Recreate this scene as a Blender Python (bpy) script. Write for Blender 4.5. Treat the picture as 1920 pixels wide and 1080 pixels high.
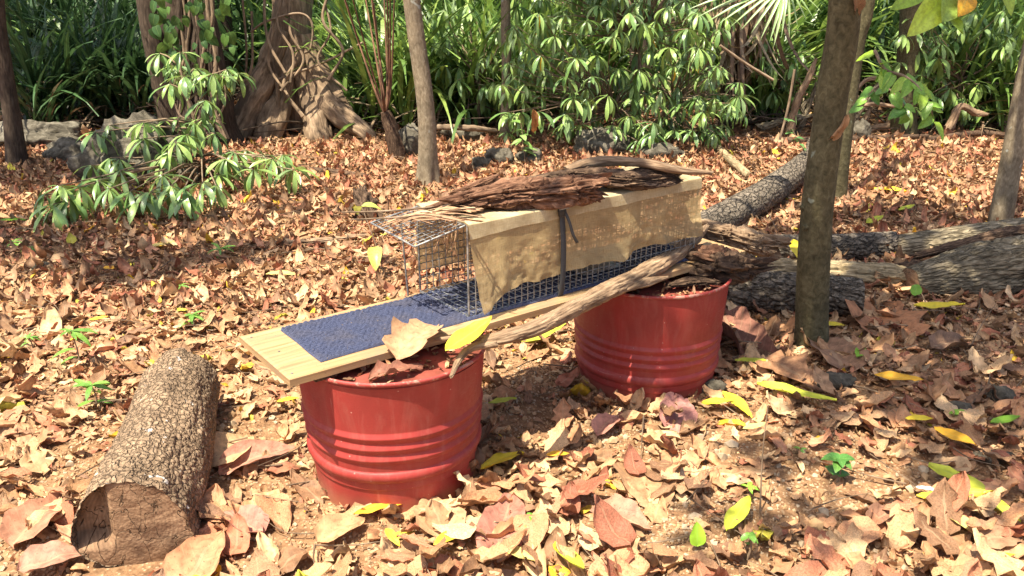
import bpy, math, random
import numpy as np
from mathutils import Matrix, Vector
R_ = math.radians
rng = np.random.default_rng(11); random.seed(5)
for o in list(bpy.data.objects): bpy.data.objects.remove(o)
sc = bpy.context.scene; C = sc.collection

# ------------------------------------------------------------ camera, world, sun, exposure
CAM_H, PITCH, FPX = 1.5, 20.0, 1600.0
cd = bpy.data.cameras.new('camera'); cam = bpy.data.objects.new('camera', cd); C.objects.link(cam)
cam.location = (0, 0, CAM_H); cam.rotation_euler = (R_(90 - PITCH), 0, 0)
cd.sensor_width = 36; cd.lens = 36 * FPX / 1920; cd.clip_end = 400; cd.clip_start = 0.05
sc.camera = cam
SUN = np.array([.269, .291, -.918]); SUN /= np.linalg.norm(SUN)          # direction the light travels
elev = math.asin(-SUN[2]); az = math.atan2(-SUN[0], -SUN[1])             # compass direction towards the sun, from +Y towards +X
w = bpy.data.worlds.new('World'); sc.world = w; w.use_nodes = True
bg = w.node_tree.nodes['Background']; sky = w.node_tree.nodes.new('ShaderNodeTexSky')
sky.sky_type = 'NISHITA'; sky.sun_disc = False; sky.sun_elevation = elev; sky.sun_rotation = az
w.node_tree.links.new(sky.outputs[0], bg.inputs[0]); bg.inputs[1].default_value = .11; sky.air_density = .7; sky.dust_density = 3; sky.ozone_density = .6
sl = bpy.data.lights.new('sun', 'SUN'); sl.energy = 5; sl.angle = R_(.5); sl.color = (1, .90, .73)
so = bpy.data.objects.new('sun', sl); C.objects.link(so); so.location = (-3, -3, 9)
so.rotation_euler = Vector(tuple(SUN)).to_track_quat('-Z', 'Y').to_euler()
sc.view_settings.view_transform = 'Standard'; sc.view_settings.look = 'None'
sc.view_settings.gamma = 1; sc.view_settings.exposure = 1.25; sc.view_settings.use_curve_mapping = False

_F = np.array([0, math.cos(R_(PITCH)), -math.sin(R_(PITCH))]); _U = np.array([0, math.sin(R_(PITCH)), math.cos(R_(PITCH))])
def at(x, y, z=0.0, Y=None):
    """photograph pixel (1920 wide) -> point on height z, or at depth Y"""
    d = _F * FPX + np.array([1., 0, 0]) * (x - 960) - _U * (y - 540)
    t = (z - CAM_H) / d[2] if Y is None else Y / d[1]
    return np.array([0, 0, CAM_H]) + d * t

# ------------------------------------------------------------ noise
def _h(i, j, k):
    n = (i * 374761393 + j * 668265263 + k * 2147483647 * 0 + k * 1274126177) & 0xFFFFFFFF
    n = ((n ^ (n >> 13)) * 1274126177) & 0xFFFFFFFF
    return ((n ^ (n >> 16)) & 0xFFFF) / 65535.0
def vnoise(x, y, z=0.0):
    x, y, z = np.broadcast_arrays(np.asarray(x, float), np.asarray(y, float), np.asarray(z, float))
    i, j, k = np.floor(x).astype(np.int64), np.floor(y).astype(np.int64), np.floor(z).astype(np.int64)
    f, g, h = x - i, y - j, z - k
    f = f * f * (3 - 2 * f); g = g * g * (3 - 2 * g); h = h * h * (3 - 2 * h)
    r = 0
    for a in (0, 1):
        for b in (0, 1):
            for c in (0, 1):
                r = r + _h(i + a, j + b, k + c) * (f if a else 1 - f) * (g if b else 1 - g) * (h if c else 1 - h)
    return r * 2 - 1
def fbm(x, y, z=0.0, o=4):
    r = 0; a = .5
    for q in range(o):
        r = r + a * vnoise(x + 17.3 * q, y - 9.1 * q, z + 5.7 * q); x = x * 2.03; y = y * 2.03; z = np.asarray(z) * 2.03; a *= .5
    return r
def voro(x, y, per=None):
    """2D voronoi: returns F2-F1 and F1; per = period in x"""
    i, j = np.floor(x).astype(np.int64), np.floor(y).astype(np.int64)
    f1 = np.full(x.shape, 9.); f2 = f1.copy()
    for a in (-1, 0, 1):
        for b in (-1, 0, 1):
            ii = i + a; jj = j + b; hi = ii % per if per else ii
            px = ii + .15 + .7 * _h(hi, jj, 3); py = jj + .15 + .7 * _h(hi, jj, 7)
            d = np.hypot(px - x, py - y)
            f2 = np.minimum(f2, np.maximum(d, f1)); f1 = np.minimum(f1, d)
    return f2 - f1, f1

def ground(x, y):
    x = np.asarray(x, float); y = np.asarray(y, float)
    z = .03 * fbm(x * .9, y * .9, 1.0, 4) + .012 * fbm(x * 5, y * 5, 3.0, 3)
    k = np.clip(np.exp(-((x - .55) ** 2 + (y - 3.1) ** 2) / .35) + np.exp(-((x + .38) ** 2 + (y - 2.35) ** 2) / .3), 0, 1)
    z = z * (1 - .8 * k) - (.022 + .022 * (x > .1)) * k
    z = z + .02 * np.clip(y - 9, 0, 8)
    return z

# ------------------------------------------------------------ mesh building
ORG = {}
class G:
    def __init__(s): s.v = []; s.q = []; s.t = []; s.uv = []; s.c = []; s.n = 0
    def add(s, v, q=None, t=None, uv=None, col=(1, 1, 1)):
        v = np.asarray(v, float).reshape(-1, 3); n = len(v)
        if q is not None and len(q): s.q.append(np.asarray(q).reshape(-1, 4) + s.n)
        if t is not None and len(t): s.t.append(np.asarray(t).reshape(-1, 3) + s.n)
        s.v.append(v); s.uv.append(np.zeros((n, 2)) if uv is None else np.asarray(uv, float).reshape(-1, 2))
        col = np.asarray(col, float); s.c.append(np.broadcast_to(col, (n, 3)) if col.ndim == 1 else col.reshape(-1, 3))
        s.n += n; return s
    def arr(s):
        q = np.concatenate(s.q) if s.q else np.zeros((0, 4), int); t = np.concatenate(s.t) if s.t else np.zeros((0, 3), int)
        return np.concatenate(s.v), q, t, np.concatenate(s.uv), np.concatenate(s.c)
    def mesh(s, name, mat, org=(0, 0, 0), smooth=True):
        v, q, t, uv, c = s.arr(); me = bpy.data.meshes.new(name)
        me.vertices.add(len(v)); me.vertices.foreach_set('co', (v - np.asarray(org)).astype(np.float32).ravel())
        li = np.concatenate([q.ravel(), t.ravel()]).astype(np.int32)
        me.loops.add(len(li)); me.loops.foreach_set('vertex_index', li)
        st = np.concatenate([np.arange(len(q)) * 4, len(q) * 4 + np.arange(len(t)) * 3]).astype(np.int32)
        tot = np.concatenate([np.full(len(q), 4), np.full(len(t), 3)]).astype(np.int32)
        me.polygons.add(len(st)); me.polygons.foreach_set('loop_start', st); me.polygons.foreach_set('loop_total', tot)
        me.polygons.foreach_set('use_smooth', np.full(len(st), smooth))
        u = me.uv_layers.new(name='UVMap'); u.data.foreach_set('uv', uv[li].astype(np.float32).ravel())
        ca = me.color_attributes.new('Col', 'FLOAT_COLOR', 'POINT')
        ca.data.foreach_set('color', np.c_[c, np.ones(len(c))].astype(np.float32).ravel())
        me.materials.append(mat); me.update(calc_edges=True); return me
def tag(o, label=None, cat=None, group=None, kind=None):
    if label: o['label'] = label
    if cat: o['category'] = cat
    if group: o['group'] = group
    if kind: o['kind'] = kind
    return o
def thing(name, label, cat, loc, group=None):
    o = bpy.data.objects.new(name, None); C.objects.link(o); o.location = tuple(loc); o.empty_display_size = .05
    ORG[o.name] = np.asarray(loc, float); return tag(o, label, cat, group)
def part(name, g, mat, parent=None, org=None, smooth=True, kind=None):
    """g in world coordinates -> one mesh object (a child of parent if given)"""
    if parent is not None: org = ORG[parent.name]
    elif org is None:
        v = g.arr()[0]; org = np.array([v[:, 0].mean(), v[:, 1].mean(), v[:, 2].min()])
    o = bpy.data.objects.new(name, g.mesh(name, mat, org, smooth)); C.objects.link(o)
    if parent is not None: o.parent = parent
    else: o.location = tuple(org)
    ORG[o.name] = np.asarray(org, float)
    if kind: o['kind'] = kind
    return o

def smooth_path(P, n):
    P = np.asarray(P, float); m = len(P)
    if m == 2: t = np.linspace(0, 1, n)[:, None]; return P[0] * (1 - t) + P[1] * t
    Q = np.vstack([2 * P[0] - P[1], P, 2 * P[-1] - P[-2]]); out = []
    for u in np.linspace(0, m - 1 - 1e-9, n):
        i = int(u); f = u - i; a, b, c, d = Q[i], Q[i + 1], Q[i + 2], Q[i + 3]
        out.append(.5 * (2 * b + (c - a) * f + (2 * a - 5 * b + 4 * c - d) * f * f + (3 * b - a - 3 * c + d) * f ** 3))
    return np.array(out)
def tube(g, P, r, ns=10, n=None, disp=None, caps=True, col=(1, 1, 1), endj=None, flat=1.0, up=(0, 0, 1)):
    """swept tube; disp(s, theta)->relative radius factor; UV in metres (along, around)"""
    n = n or max(2, len(P) * 4); rr = np.interp(np.linspace(0, 1, n), np.linspace(0, 1, len(np.atleast_1d(r)) if np.ndim(r) else 1), r) if np.ndim(r) else np.full(n, float(r))
    c = smooth_path(P, n); T = np.gradient(c, axis=0); T /= np.linalg.norm(T, axis=1)[:, None] + 1e-9
    s = np.r_[0, np.cumsum(np.linalg.norm(np.diff(c, axis=0), axis=1))]
    N0 = np.asarray(up, float)
    if abs(T[0] @ N0) > .9: N0 = np.array([1., 0, 0])
    A = []; a = N0 - T[0] * (N0 @ T[0])
    for k in range(n):
        a = a - T[k] * (a @ T[k]); a /= np.linalg.norm(a) + 1e-9; A.append(a)
    A = np.array(A); B = np.cross(T, A)
    th = np.linspace(0, 2 * np.pi, ns + 1); S, TH = np.meshgrid(s, th, indexing='ij')
    RR = rr[:, None] * (1 + (disp(S, TH) if disp else 0))
    V = c[:, None] + RR[..., None] * (np.cos(TH)[..., None] * A[:, None] * flat + np.sin(TH)[..., None] * B[:, None])
    if endj is not None:                                                # ragged splintered ends
        e = endj(th)[None, :, None]; f0 = np.clip(1 - S / (s[-1] * .25), 0, 1)[..., None]; f1 = np.clip((S - s[-1] * .75) / (s[-1] * .25), 0, 1)[..., None]
        V = V + T[:, None] * (f1 - f0) * e
    uv = np.stack([S, TH * rr.mean()], -1); m = ns + 1
    V[:, -1] = V[:, 0] if disp is None else V[:, -1] * .5 + V[:, 0] * .5
    if disp is not None: V[:, 0] = V[:, -1]
    i = (np.arange(n - 1)[:, None] * m + np.arange(ns)[None]).ravel()
    g.add(V, q=np.stack([i, i + 1, i + m + 1, i + m], -1), uv=uv, col=col)
    if caps:
        for k in (0, n - 1):
            ring = V[k, :-1]; v = np.vstack([ring, ring.mean(0)]); a = np.arange(ns); b = (a + 1) % ns
            t = np.stack([a, b, np.full(ns, ns)], -1)
            if k == 0: t = t[:, ::-1]
            cc = (ring - ring.mean(0)); g.add(v, t=t, uv=np.vstack([np.stack([cc @ A[k], cc @ B[k]], -1), [[0, 0]]]) + 7, col=col)
    return g
def box(g, c, ax, ay, az_, col=(1, 1, 1), uvs=True):
    """centre + three half-axis vectors"""
    c, ax, ay, az_ = map(lambda q: np.asarray(q, float), (c, ax, ay, az_))
    la, lb, lc = [np.linalg.norm(q) for q in (ax, ay, az_)]
    for s, (p, q, lp, lq), n_ in ((1, (ax, ay, la, lb), az_), (-1, (ax, ay, la, lb), az_), (1, (ay, az_, lb, lc), ax), (-1, (ay, az_, lb, lc), ax), (1, (az_, ax, lc, la), ay), (-1, (az_, ax, lc, la), ay)):
        v = [c + s * n_ - p - q, c + s * n_ + p - q, c + s * n_ + p + q, c + s * n_ - p + q]
        if n_ is ax: uv = [(-lc, -lb), (-lc, lb), (lc, lb), (lc, -lb)]
        elif n_ is ay: uv = [(-la, -lc), (-la, lc), (la, lc), (la, -lc)]
        else: uv = [(-la, -lb), (la, -lb), (la, lb), (-la, lb)]
        f = [0, 1, 2, 3] if s > 0 else [3, 2, 1, 0]; g.add(v, q=[f], uv=uv, col=col)
    return g
def bbox_soft(g, c, ax, ay, az_, b=.003):
    """box with chamfered edges (superellipse-like grid)"""
    ux, uy, uz = [np.asarray(q, float) / np.linalg.norm(q) for q in (ax, ay, az_)]; L = [np.linalg.norm(q) for q in (ax, ay, az_)]
    import itertools
    vs = []; idx = {}
    for sx, sy, sz in itertools.product((-1, 1), repeat=3):
        for k in range(3):
            l = [L[0] * sx, L[1] * sy, L[2] * sz]
            for m in range(3):
                if m != k: l[m] -= b * (sx, sy, sz)[m]
            idx[(sx, sy, sz, k)] = len(vs); vs.append(np.asarray(c) + ux * l[0] + uy * l[1] + uz * l[2])
    q = []; t = []
    for k in range(3):
        a, b2 = [m for m in range(3) if m != k]
        for s in (-1, 1):
            f = []
            for (p, r) in ((-1, -1), (1, -1), (1, 1), (-1, 1)):
                sg = [0, 0, 0]; sg[k] = s; sg[a] = p; sg[b2] = r; f.append(idx[(*sg, k)])
            q.append(f)
        for p in (-1, 1):
            for r in (-1, 1):
                e = []
                for s, kk in ((-1, a), (1, a), (1, b2), (-1, b2)):
                    sg = [0, 0, 0]; sg[k] = s; sg[a] = p; sg[b2] = r; e.append(idx[(*sg, kk)])
                q.append(e)
    for sg in itertools.product((-1, 1), repeat=3): t.append([idx[(*sg, k)] for k in range(3)])
    V = np.array(vs); uv = np.stack([(V - c) @ ux, (V - c) @ uy + (V - c) @ uz], -1)
    # fix winding outward
    def fix(f):
        p = V[f]; n = np.cross(p[1] - p[0], p[2] - p[0]); return f if n @ (p.mean(0) - c) > 0 else f[::-1]
    return g.add(V, q=[fix(f) for f in q], t=[fix(f) for f in t], uv=uv)

# ------------------------------------------------------------ leaves
def leaf_t(L=1, W=.4, nu=6, nv=4, shape='lance', bend=.3, fold=.25, wr=.03, curl=0., lobe=0., seed=0):
    r = np.random.default_rng(seed); u = np.linspace(0, 1, nu + 1); v = np.linspace(-1, 1, nv + 1); U, V = np.meshgrid(u, v, indexing='ij')
    if shape == 'lance': wd = np.sin(np.pi * U ** .85) ** .8
    elif shape == 'ovate': wd = np.sin(np.pi * U ** .62) ** .7
    elif shape == 'obov': wd = np.sin(np.pi * U ** 1.35) ** .8
    elif shape == 'heart': wd = np.where(U < .25, .75 + U, 1) * np.clip(1 - (np.clip(U - .2, 0, 1) / .8) ** 2.0, 0, 1) * np.where(U > .98, 0, 1)
    elif shape == 'strap': wd = np.minimum(1, U * 8 + .5) * (1 - U ** 3) 
    wd = np.clip(wd, .03, 1)
    if lobe: wd = wd * (1 - lobe * (.5 + .5 * np.sin(U * 21 + r.uniform(0, 6) + np.sign(V) * 1.1)) * np.abs(V))
    x = U * L; y = V * wd * W * .5
    z = np.abs(V) * wd * W * .5 * fold + wr * L * vnoise(U * 5 + seed * 3.1, V * 2.5 + seed * 1.7) + wr * .7 * L * vnoise(U * 11 + seed, V * 5)
    if curl:                                                             # edges roll up
        a = V * wd * curl; y = np.where(abs(curl) > 0, np.sin(a) / curl * W * .5, y); z = z + (1 - np.cos(a)) / curl * W * .5
    th = bend * U                                                       # arc along the length
    if abs(bend) > 1e-3: cx = np.sin(th) / bend * L; cz = -(1 - np.cos(th)) / bend * L
    else: cx = x; cz = 0 * x
    X = cx + np.sin(th) * z; Z = cz + np.cos(th) * z
    m = nv + 1; i = (np.arange(nu)[:, None] * m + np.arange(nv)[None]).ravel()
    return np.stack([X, y, Z], -1).reshape(-1, 3), np.stack([i, i + m, i + m + 1, i + 1], -1), np.stack([U, V], -1).reshape(-1, 2)
def frames(A, N):
    A = A / np.linalg.norm(A, axis=1)[:, None]; N = N - A * (N * A).sum(1)[:, None]; N /= np.linalg.norm(N, axis=1)[:, None] + 1e-9
    return A, np.cross(N, A), N
def scatter(g, tm, P, A, N, S, col):
    V, Q, UV = tm; n = len(P)
    if not n: return
    A, B, N = frames(np.asarray(A, float), np.asarray(N, float)); S = np.broadcast_to(S, (n,))
    W = P[:, None] + S[:, None, None] * (V[None, :, 0, None] * A[:, None] + V[None, :, 1, None] * B[:, None] + V[None, :, 2, None] * N[:, None])
    q = Q[None] + (np.arange(n) * len(V))[:, None, None]
    g.add(W.reshape(-1, 3), q=q.reshape(-1, 4), uv=np.tile(UV, (n, 1)), col=np.repeat(np.asarray(col), len(V), 0))
def rdir(n, tilt):
    """random heading, axis tilted up/down by ~tilt rad, with a normal near +Z"""
    a = rng.uniform(0, 2 * np.pi, n); t = rng.normal(0, 1, n) * tilt; A = np.stack([np.cos(a) * np.cos(t), np.sin(a) * np.cos(t), np.sin(t)], -1)
    N = np.stack([rng.normal(0, tilt, n), rng.normal(0, tilt, n), np.ones(n)], -1); return A, N

# ------------------------------------------------------------ materials
class NT:
    def __init__(s, name, rough=.7, spec=.3):
        s.m = bpy.data.materials.new(name); s.m.use_nodes = True; s.t = s.m.node_tree; s.b = s.t.nodes['Principled BSDF']; s.out = s.t.nodes['Material Output']
        s.b.inputs['Roughness'].default_value = rough; s.b.inputs['Specular IOR Level'].default_value = spec
    def n(s, ty, **k):
        nd = s.t.nodes.new(ty)
        for a, b in k.items():
            if hasattr(nd, a): setattr(nd, a, b)
        return nd
    def l(s, a, b): s.t.links.new(a, b); return s
    def coord(s, sc_=(1, 1, 1), kind='UV'):
        tc = s.n('ShaderNodeTexCoord'); mp = s.n('ShaderNodeMapping'); mp.inputs['Scale'].default_value = sc_
        s.l(tc.outputs[kind], mp.inputs['Vector']); return mp.outputs[0]
    def noise(s, vec, scale=5, det=5, dist=0., rough=.55):
        nd = s.n('ShaderNodeTexNoise'); nd.inputs['Scale'].default_value = scale; nd.inputs['Detail'].default_value = det
        nd.inputs['Distortion'].default_value = dist; nd.inputs['Roughness'].default_value = rough; s.l(vec, nd.inputs['Vector']); return nd.outputs[0]
    def vor(s, vec, scale=5, feat='DISTANCE_TO_EDGE'):
        nd = s.n('ShaderNodeTexVoronoi', feature=feat); nd.inputs['Scale'].default_value = scale; s.l(vec, nd.inputs['Vector']); return nd.outputs['Distance']
    def ramp(s, fac, stops):
        r = s.n('ShaderNodeValToRGB'); e = r.color_ramp.elements
        while len(e) < len(stops): e.new(.5)
        for x, (p, c) in zip(e, stops): x.position = p; x.color = (*c, 1) if len(c) == 3 else c
        s.l(fac, r.inputs[0]); return r.outputs[0]
    def mix(s, fac, a, b, mode='MIX'):
        m = s.n('ShaderNodeMix', data_type='RGBA', blend_type=mode)
        for v, i in ((fac, 0), (a, 6), (b, 7)):
            if isinstance(v, (int, float)): m.inputs[i].default_value = v
            elif isinstance(v, tuple): m.inputs[i].default_value = (*v, 1)
            else: s.l(v, m.inputs[i])
        return m.outputs[2]
    def math(s, op, a, b=None, c=None):
        m = s.n('ShaderNodeMath', operation=op)
        for i, v in enumerate((a, b, c)):
            if v is None: continue
            if isinstance(v, (int, float)): m.inputs[i].default_value = v
            else: s.l(v, m.inputs[i])
        return m.outputs[0]
    def bump(s, h, st=.5, d=.01, prev=None):
        b = s.n('ShaderNodeBump'); b.inputs['Strength'].default_value = st; b.inputs['Distance'].default_value = d; s.l(h, b.inputs['Height'])
        if prev is not None: s.l(prev, b.inputs['Normal'])
        s.l(b.outputs[0], s.b.inputs['Normal']); return b.outputs[0]
    def base(s, c): s.l(c, s.b.inputs['Base Color']); return s
    def attr(s): a = s.n('ShaderNodeAttribute', attribute_name='Col'); return a.outputs['Color']
    def info(s): return s.n('ShaderNodeObjectInfo').outputs['Random']
G3 = lambda v: (v, v, v)

def leaf_mat(name, rough, spec, trans, wear=.5, dry=False):
    m = NT(name, rough, spec); uv = m.coord(); sx = m.n('ShaderNodeSeparateXYZ'); m.l(uv, sx.inputs[0])
    av = m.math('ABSOLUTE', sx.outputs[1]); mid = m.math('LESS_THAN', av, .07)
    side = m.math('SUBTRACT', m.math('MULTIPLY', sx.outputs[0], 9), m.math('MULTIPLY', av, 1.8)); fr = m.math('FRACT', side)
    sv = m.math('LESS_THAN', m.math('ABSOLUTE', m.math('SUBTRACT', fr, .5)), .06)
    vein = m.math('MAXIMUM', mid, m.math('MULTIPLY', sv, .5))
    ob = m.coord(kind='Object'); n1 = m.noise(ob, 35 if dry else 14, 5, .4); n2 = m.noise(ob, 160, 4)
    c = m.mix(1.0, m.attr(), m.ramp(n1, [(.28, G3(1 - wear)), (.62, G3(1.15))]), 'MULTIPLY')
    if dry: c = m.mix(m.ramp(n2, [(.62, G3(0)), (.72, G3(.75))]), c, (.05, .028, .016))
    c = m.mix(m.math('MULTIPLY', vein, .45), c, m.mix(.5, c, (.55, .42, .25) if dry else (.35, .5, .15)))
    m.base(c); m.bump(m.math('ADD', m.math('MULTIPLY', vein, .6), m.math('MULTIPLY', n1, .9 if dry else .3)), .6, .004 if dry else .002)
    tr = m.n('ShaderNodeBsdfTranslucent'); m.l(c, tr.inputs[0]); mx = m.n('ShaderNodeMixShader'); mx.inputs[0].default_value = trans
    m.l(m.b.outputs[0], mx.inputs[1]); m.l(tr.outputs[0], mx.inputs[2]); m.l(mx.outputs[0], m.out.inputs[0]); return m.m
M = {}
M['dry'] = leaf_mat('dry_leaf', .62, .25, .12, .45, True)
M['yellow'] = leaf_mat('yellow_leaf', .5, .3, .2, .25)
M['green'] = leaf_mat('green_leaf', .36, .5, .28, .35)
M['glossy'] = leaf_mat('glossy_leaf', .33, .8, .25, .25)

def bark(name, cols, scale, rough=.85, st=.9, dist=.008, blotch=None, plate=None, kind='UV', pk=.5):
    m = NT(name, rough, .2); uv = m.coord(scale, kind); n = m.noise(uv, 1, 9, .6, .65)
    big = m.noise(m.coord((1, 1, 1), 'Object'), 7, 4); h = n
    c = m.ramp(n, [(.32, cols[0]), (.5, cols[1]), (.68, cols[2])]); c = m.mix(1., c, m.ramp(big, [(.3, G3(.65)), (.7, G3(1.2))]), 'MULTIPLY')
    if plate:
        w_ = m.n('ShaderNodeVectorMath', operation='ADD'); m.l(m.coord(plate, kind), w_.inputs[0])
        nn = m.n('ShaderNodeTexNoise'); nn.inputs['Scale'].default_value = 1.3; m.l(m.coord(plate, kind), nn.inputs['Vector']); m.l(nn.outputs[1], w_.inputs[1])
        v = m.vor(w_.outputs[0], 1); crack = m.ramp(v, [(.0, G3(0)), (.14, G3(1))]); c = m.mix(1., c, m.mix(pk, (1, 1, 1), crack), 'MULTIPLY')
        h = m.math('ADD', m.math('MULTIPLY', crack, 1.5), m.math('MULTIPLY', n, .6))
    if blotch:
        b = m.noise(m.coord((1, 1, 1), 'Object'), blotch[1], 3, .3); c = m.mix(m.ramp(b, [(blotch[2], G3(0)), (blotch[2] + .03, G3(.8))]), c, blotch[0])
    m.base(c); m.bump(h, st, dist); return m.m
M['log_bark'] = bark('log_bark', ((.15, .10, .062), (.28, .195, .122), (.38, .275, .18)), (60, 80, 60), plate=(44, 50, 1), pk=.05, blotch=((.6, .58, .54), 28, .68))
M['dark_bark'] = bark('dark_plated_bark', ((.075, .058, .042), (.17, .14, .105), (.31, .265, .205)), (50, 70, 50), plate=(14, 30, 1), dist=.012, pk=.45)
M['smooth_bark'] = bark('smooth_grey_bark', ((.13, .10, .065), (.22, .175, .115), (.31, .26, .18)), (25, 60, 30), blotch=((.34, .35, .30), 12, .66), dist=.003)
M['trunk_olive'] = bark('olive_trunk_bark', ((.052, .045, .022), (.10, .086, .044), (.155, .135, .075)), (35, 45, 30), blotch=((.26, .29, .22), 9, .67), dist=.006)
M['trunk_dark'] = bark('dark_trunk_bark', ((.03, .022, .017), (.07, .05, .035), (.12, .09, .065)), (10, 60, 10), dist=.01)
M['trunk_ficus'] = bark('fig_trunk_bark', ((.10, .07, .045), (.25, .175, .11), (.42, .31, .20)), (6, 30, 10), dist=.02, blotch=((.1, .07, .045), 3, .6))
M['fibre'] = bark('fibrous_old_wood', ((.05, .024, .015), (.19, .095, .055), (.38, .22, .135)), (26, 120, 9), dist=.010, st=1)
M['fibre_dark'] = bark('dark_fibrous_wood', ((.03, .018, .012), (.09, .055, .035), (.22, .145, .09)), (30, 100, 9), dist=.010, st=1)
M['drift'] = bark('weathered_branch_wood', ((.12, .075, .045), (.27, .18, .11), (.42, .31, .20)), (14, 130, 9), dist=.004)
M['pale_wood'] = bark('pale_split_wood', ((.12, .09, .05), (.30, .23, .13), (.45, .36, .22)), (14, 90, 9), dist=.006)
M['mossy'] = bark('mossy_log_bark', ((.09, .07, .042), (.22, .18, .115), (.38, .32, .22)), (20, 70, 20), dist=.008, plate=(8, 40, 1), pk=.3)
M['twig'] = bark('dry_twig', ((.10, .07, .045), (.24, .17, .11), (.38, .29, .2)), (12, 60, 10), dist=.002)
M['cane'] = bark('red_brown_cane', ((.06, .03, .02), (.15, .075, .045), (.25, .14, .08)), (12, 60, 10), dist=.002)

m = NT('cut_end', .8, .2); uv = m.coord(); ln = m.n('ShaderNodeVectorMath', operation='LENGTH'); mp = m.n('ShaderNodeMapping'); mp.inputs['Location'].default_value = (-7, -7, 0); tc = m.n('ShaderNodeTexCoord')
m.l(tc.outputs['UV'], mp.inputs['Vector']); m.l(mp.outputs[0], ln.inputs[0]); nz = m.noise(m.coord((12, 12, 12)), 1, 5, 1.0)
rings = m.math('SINE', m.math('MULTIPLY', m.math('ADD', ln.outputs['Value'], m.math('MULTIPLY', nz, .02)), 600)); fine = m.noise(m.coord((90, 90, 90)), 1, 6)
c = m.ramp(nz, [(.3, (.12, .07, .042)), (.5, (.27, .165, .095)), (.72, (.40, .26, .155))]); c = m.mix(m.math('MULTIPLY', m.math('ADD', rings, 1), .14), c, (.08, .04, .02))
ck1 = m.noise(m.coord((7, 7, 7)), 1, 4, .6); ck2 = m.noise(m.coord((13, 5, 7)), 1, 3, .8)
dk = m.math('MINIMUM', m.math('ABSOLUTE', m.math('SUBTRACT', ck1, .5)), m.math('ABSOLUTE', m.math('SUBTRACT', ck2, .52))); cr = m.ramp(dk, [(0, G3(0)), (.005, G3(1))])
c = m.mix(1., c, m.mix(.75, (1, 1, 1), cr), 'MULTIPLY')
m.base(c); m.bump(m.math('ADD', m.math('MULTIPLY', cr, 1), m.math('MULTIPLY', fine, .8)), .9, .006); M['cut'] = m.m

m = NT('red_paint', .42, .45); ob = m.coord(kind='Object'); n1 = m.noise(ob, 6, 6, .4); n2 = m.noise(m.coord((1, 1, 5), 'Object'), 60, 5); n3 = m.noise(m.coord((14, 14, 1.5), 'Object'), 4, 5)
c = m.ramp(n1, [(.3, (.25, .030, .024)), (.7, (.36, .040, .032))]); c = m.mix(m.ramp(n3, [(.55, G3(0)), (.75, G3(.35))]), c, (.42, .12, .09))
sp = m.vor(m.coord(kind='Object'), 45, 'F1'); big = m.noise(ob, 22, 2); spm = m.math('MULTIPLY', m.math('LESS_THAN', sp, .11), m.math('GREATER_THAN', big, .58)); c = m.mix(m.math('MULTIPLY', spm, .6), c, (.50, .28, .22))
for scl_, thr_ in (((3, 3, 130), .73), ((60, 60, 3), .76)):
    sn_ = m.noise(m.coord(scl_, 'Object'), 1, 2, .3); mk_ = m.math('MULTIPLY', m.ramp(sn_, [(thr_ - .02, G3(0)), (thr_, G3(.6))]), m.ramp(m.noise(ob, 9, 2), [(.5, G3(0)), (.62, G3(1))])); c = m.mix(mk_, c, (.55, .30, .25))
dn_ = m.noise(m.coord((5, 5, 2), 'Object'), 3, 8, .8, .7); c = m.mix(m.ramp(dn_, [(.48, G3(0)), (.75, G3(.28))]), c, (.38, .17, .12))
sxz = m.n('ShaderNodeSeparateXYZ'); m.l(ob, sxz.inputs[0]); dirt = m.math('MULTIPLY', m.ramp(m.math('ADD', sxz.outputs[2], m.math('MULTIPLY', n1, .06)), [(.03, G3(1)), (.1, G3(0))]), .55)
c = m.mix(dirt, c, (.30, .17, .09)); m.base(c); m.l(m.ramp(n2, [(.3, G3(.42)), (.7, G3(.66))]), m.b.inputs['Roughness']); m.bump(n1, .25, .01); M['red'] = m.m
m = NT('worn_red_rim', .55, .35); ob = m.coord(kind='Object'); n1 = m.noise(ob, 40, 5, .4); m.base(m.mix(m.ramp(n1, [(.5, G3(0)), (.6, G3(.8))]), (.34, .055, .045), (.42, .24, .18))); m.bump(n1, .4, .003); M['rimred'] = m.m
m = NT('rusty_head', .6, .3); ob = m.coord(kind='Object'); n1 = m.noise(ob, 14, 6); m.base(m.ramp(n1, [(.35, (.10, .035, .02)), (.6, (.30, .07, .05))])); m.bump(n1, .4, .004); M['head'] = m.m
m = NT('plank_wood', .7, .25); g1 = m.noise(m.coord((2.5, 70, 2)), 1, 6, .5); g2 = m.noise(m.coord((1.2, 14, 2)), 1, 3, 1.2); c = m.ramp(g1, [(.3, (.26, .15, .065)), (.55, (.42, .28, .135)), (.75, (.52, .37, .20))])
c = m.mix(m.ramp(g2, [(.58, G3(0)), (.68, G3(.45))]), c, (.22, .12, .06)); kn = m.vor(m.coord((5, 18, 1)), 1, 'F1'); c = m.mix(m.ramp(kn, [(.05, G3(.7)), (.12, G3(0))]), c, (.12, .06, .03))
st_ = m.noise(m.coord((6, 9, 6)), 1, 7, .5, .65); c = m.mix(m.ramp(st_, [(.40, G3(0)), (.66, G3(.8))]), c, (.27, .185, .115)); sp_ = m.noise(m.coord((120, 160, 6)), 1, 2); c = m.mix(m.ramp(sp_, [(.66, G3(0)), (.70, G3(.6))]), c, (.12, .07, .04)); m.base(c); m.bump(g1, .5, .002); M['plank'] = m.m
m = NT('blue_mat', .95, .1); n1 = m.noise(m.coord((1, 1, 1)), 700, 3); n2 = m.noise(m.coord((1, 1, 1)), 9, 5); c = m.ramp(n1, [(.3, (.035, .043, .09)), (.7, (.125, .145, .235))])
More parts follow.
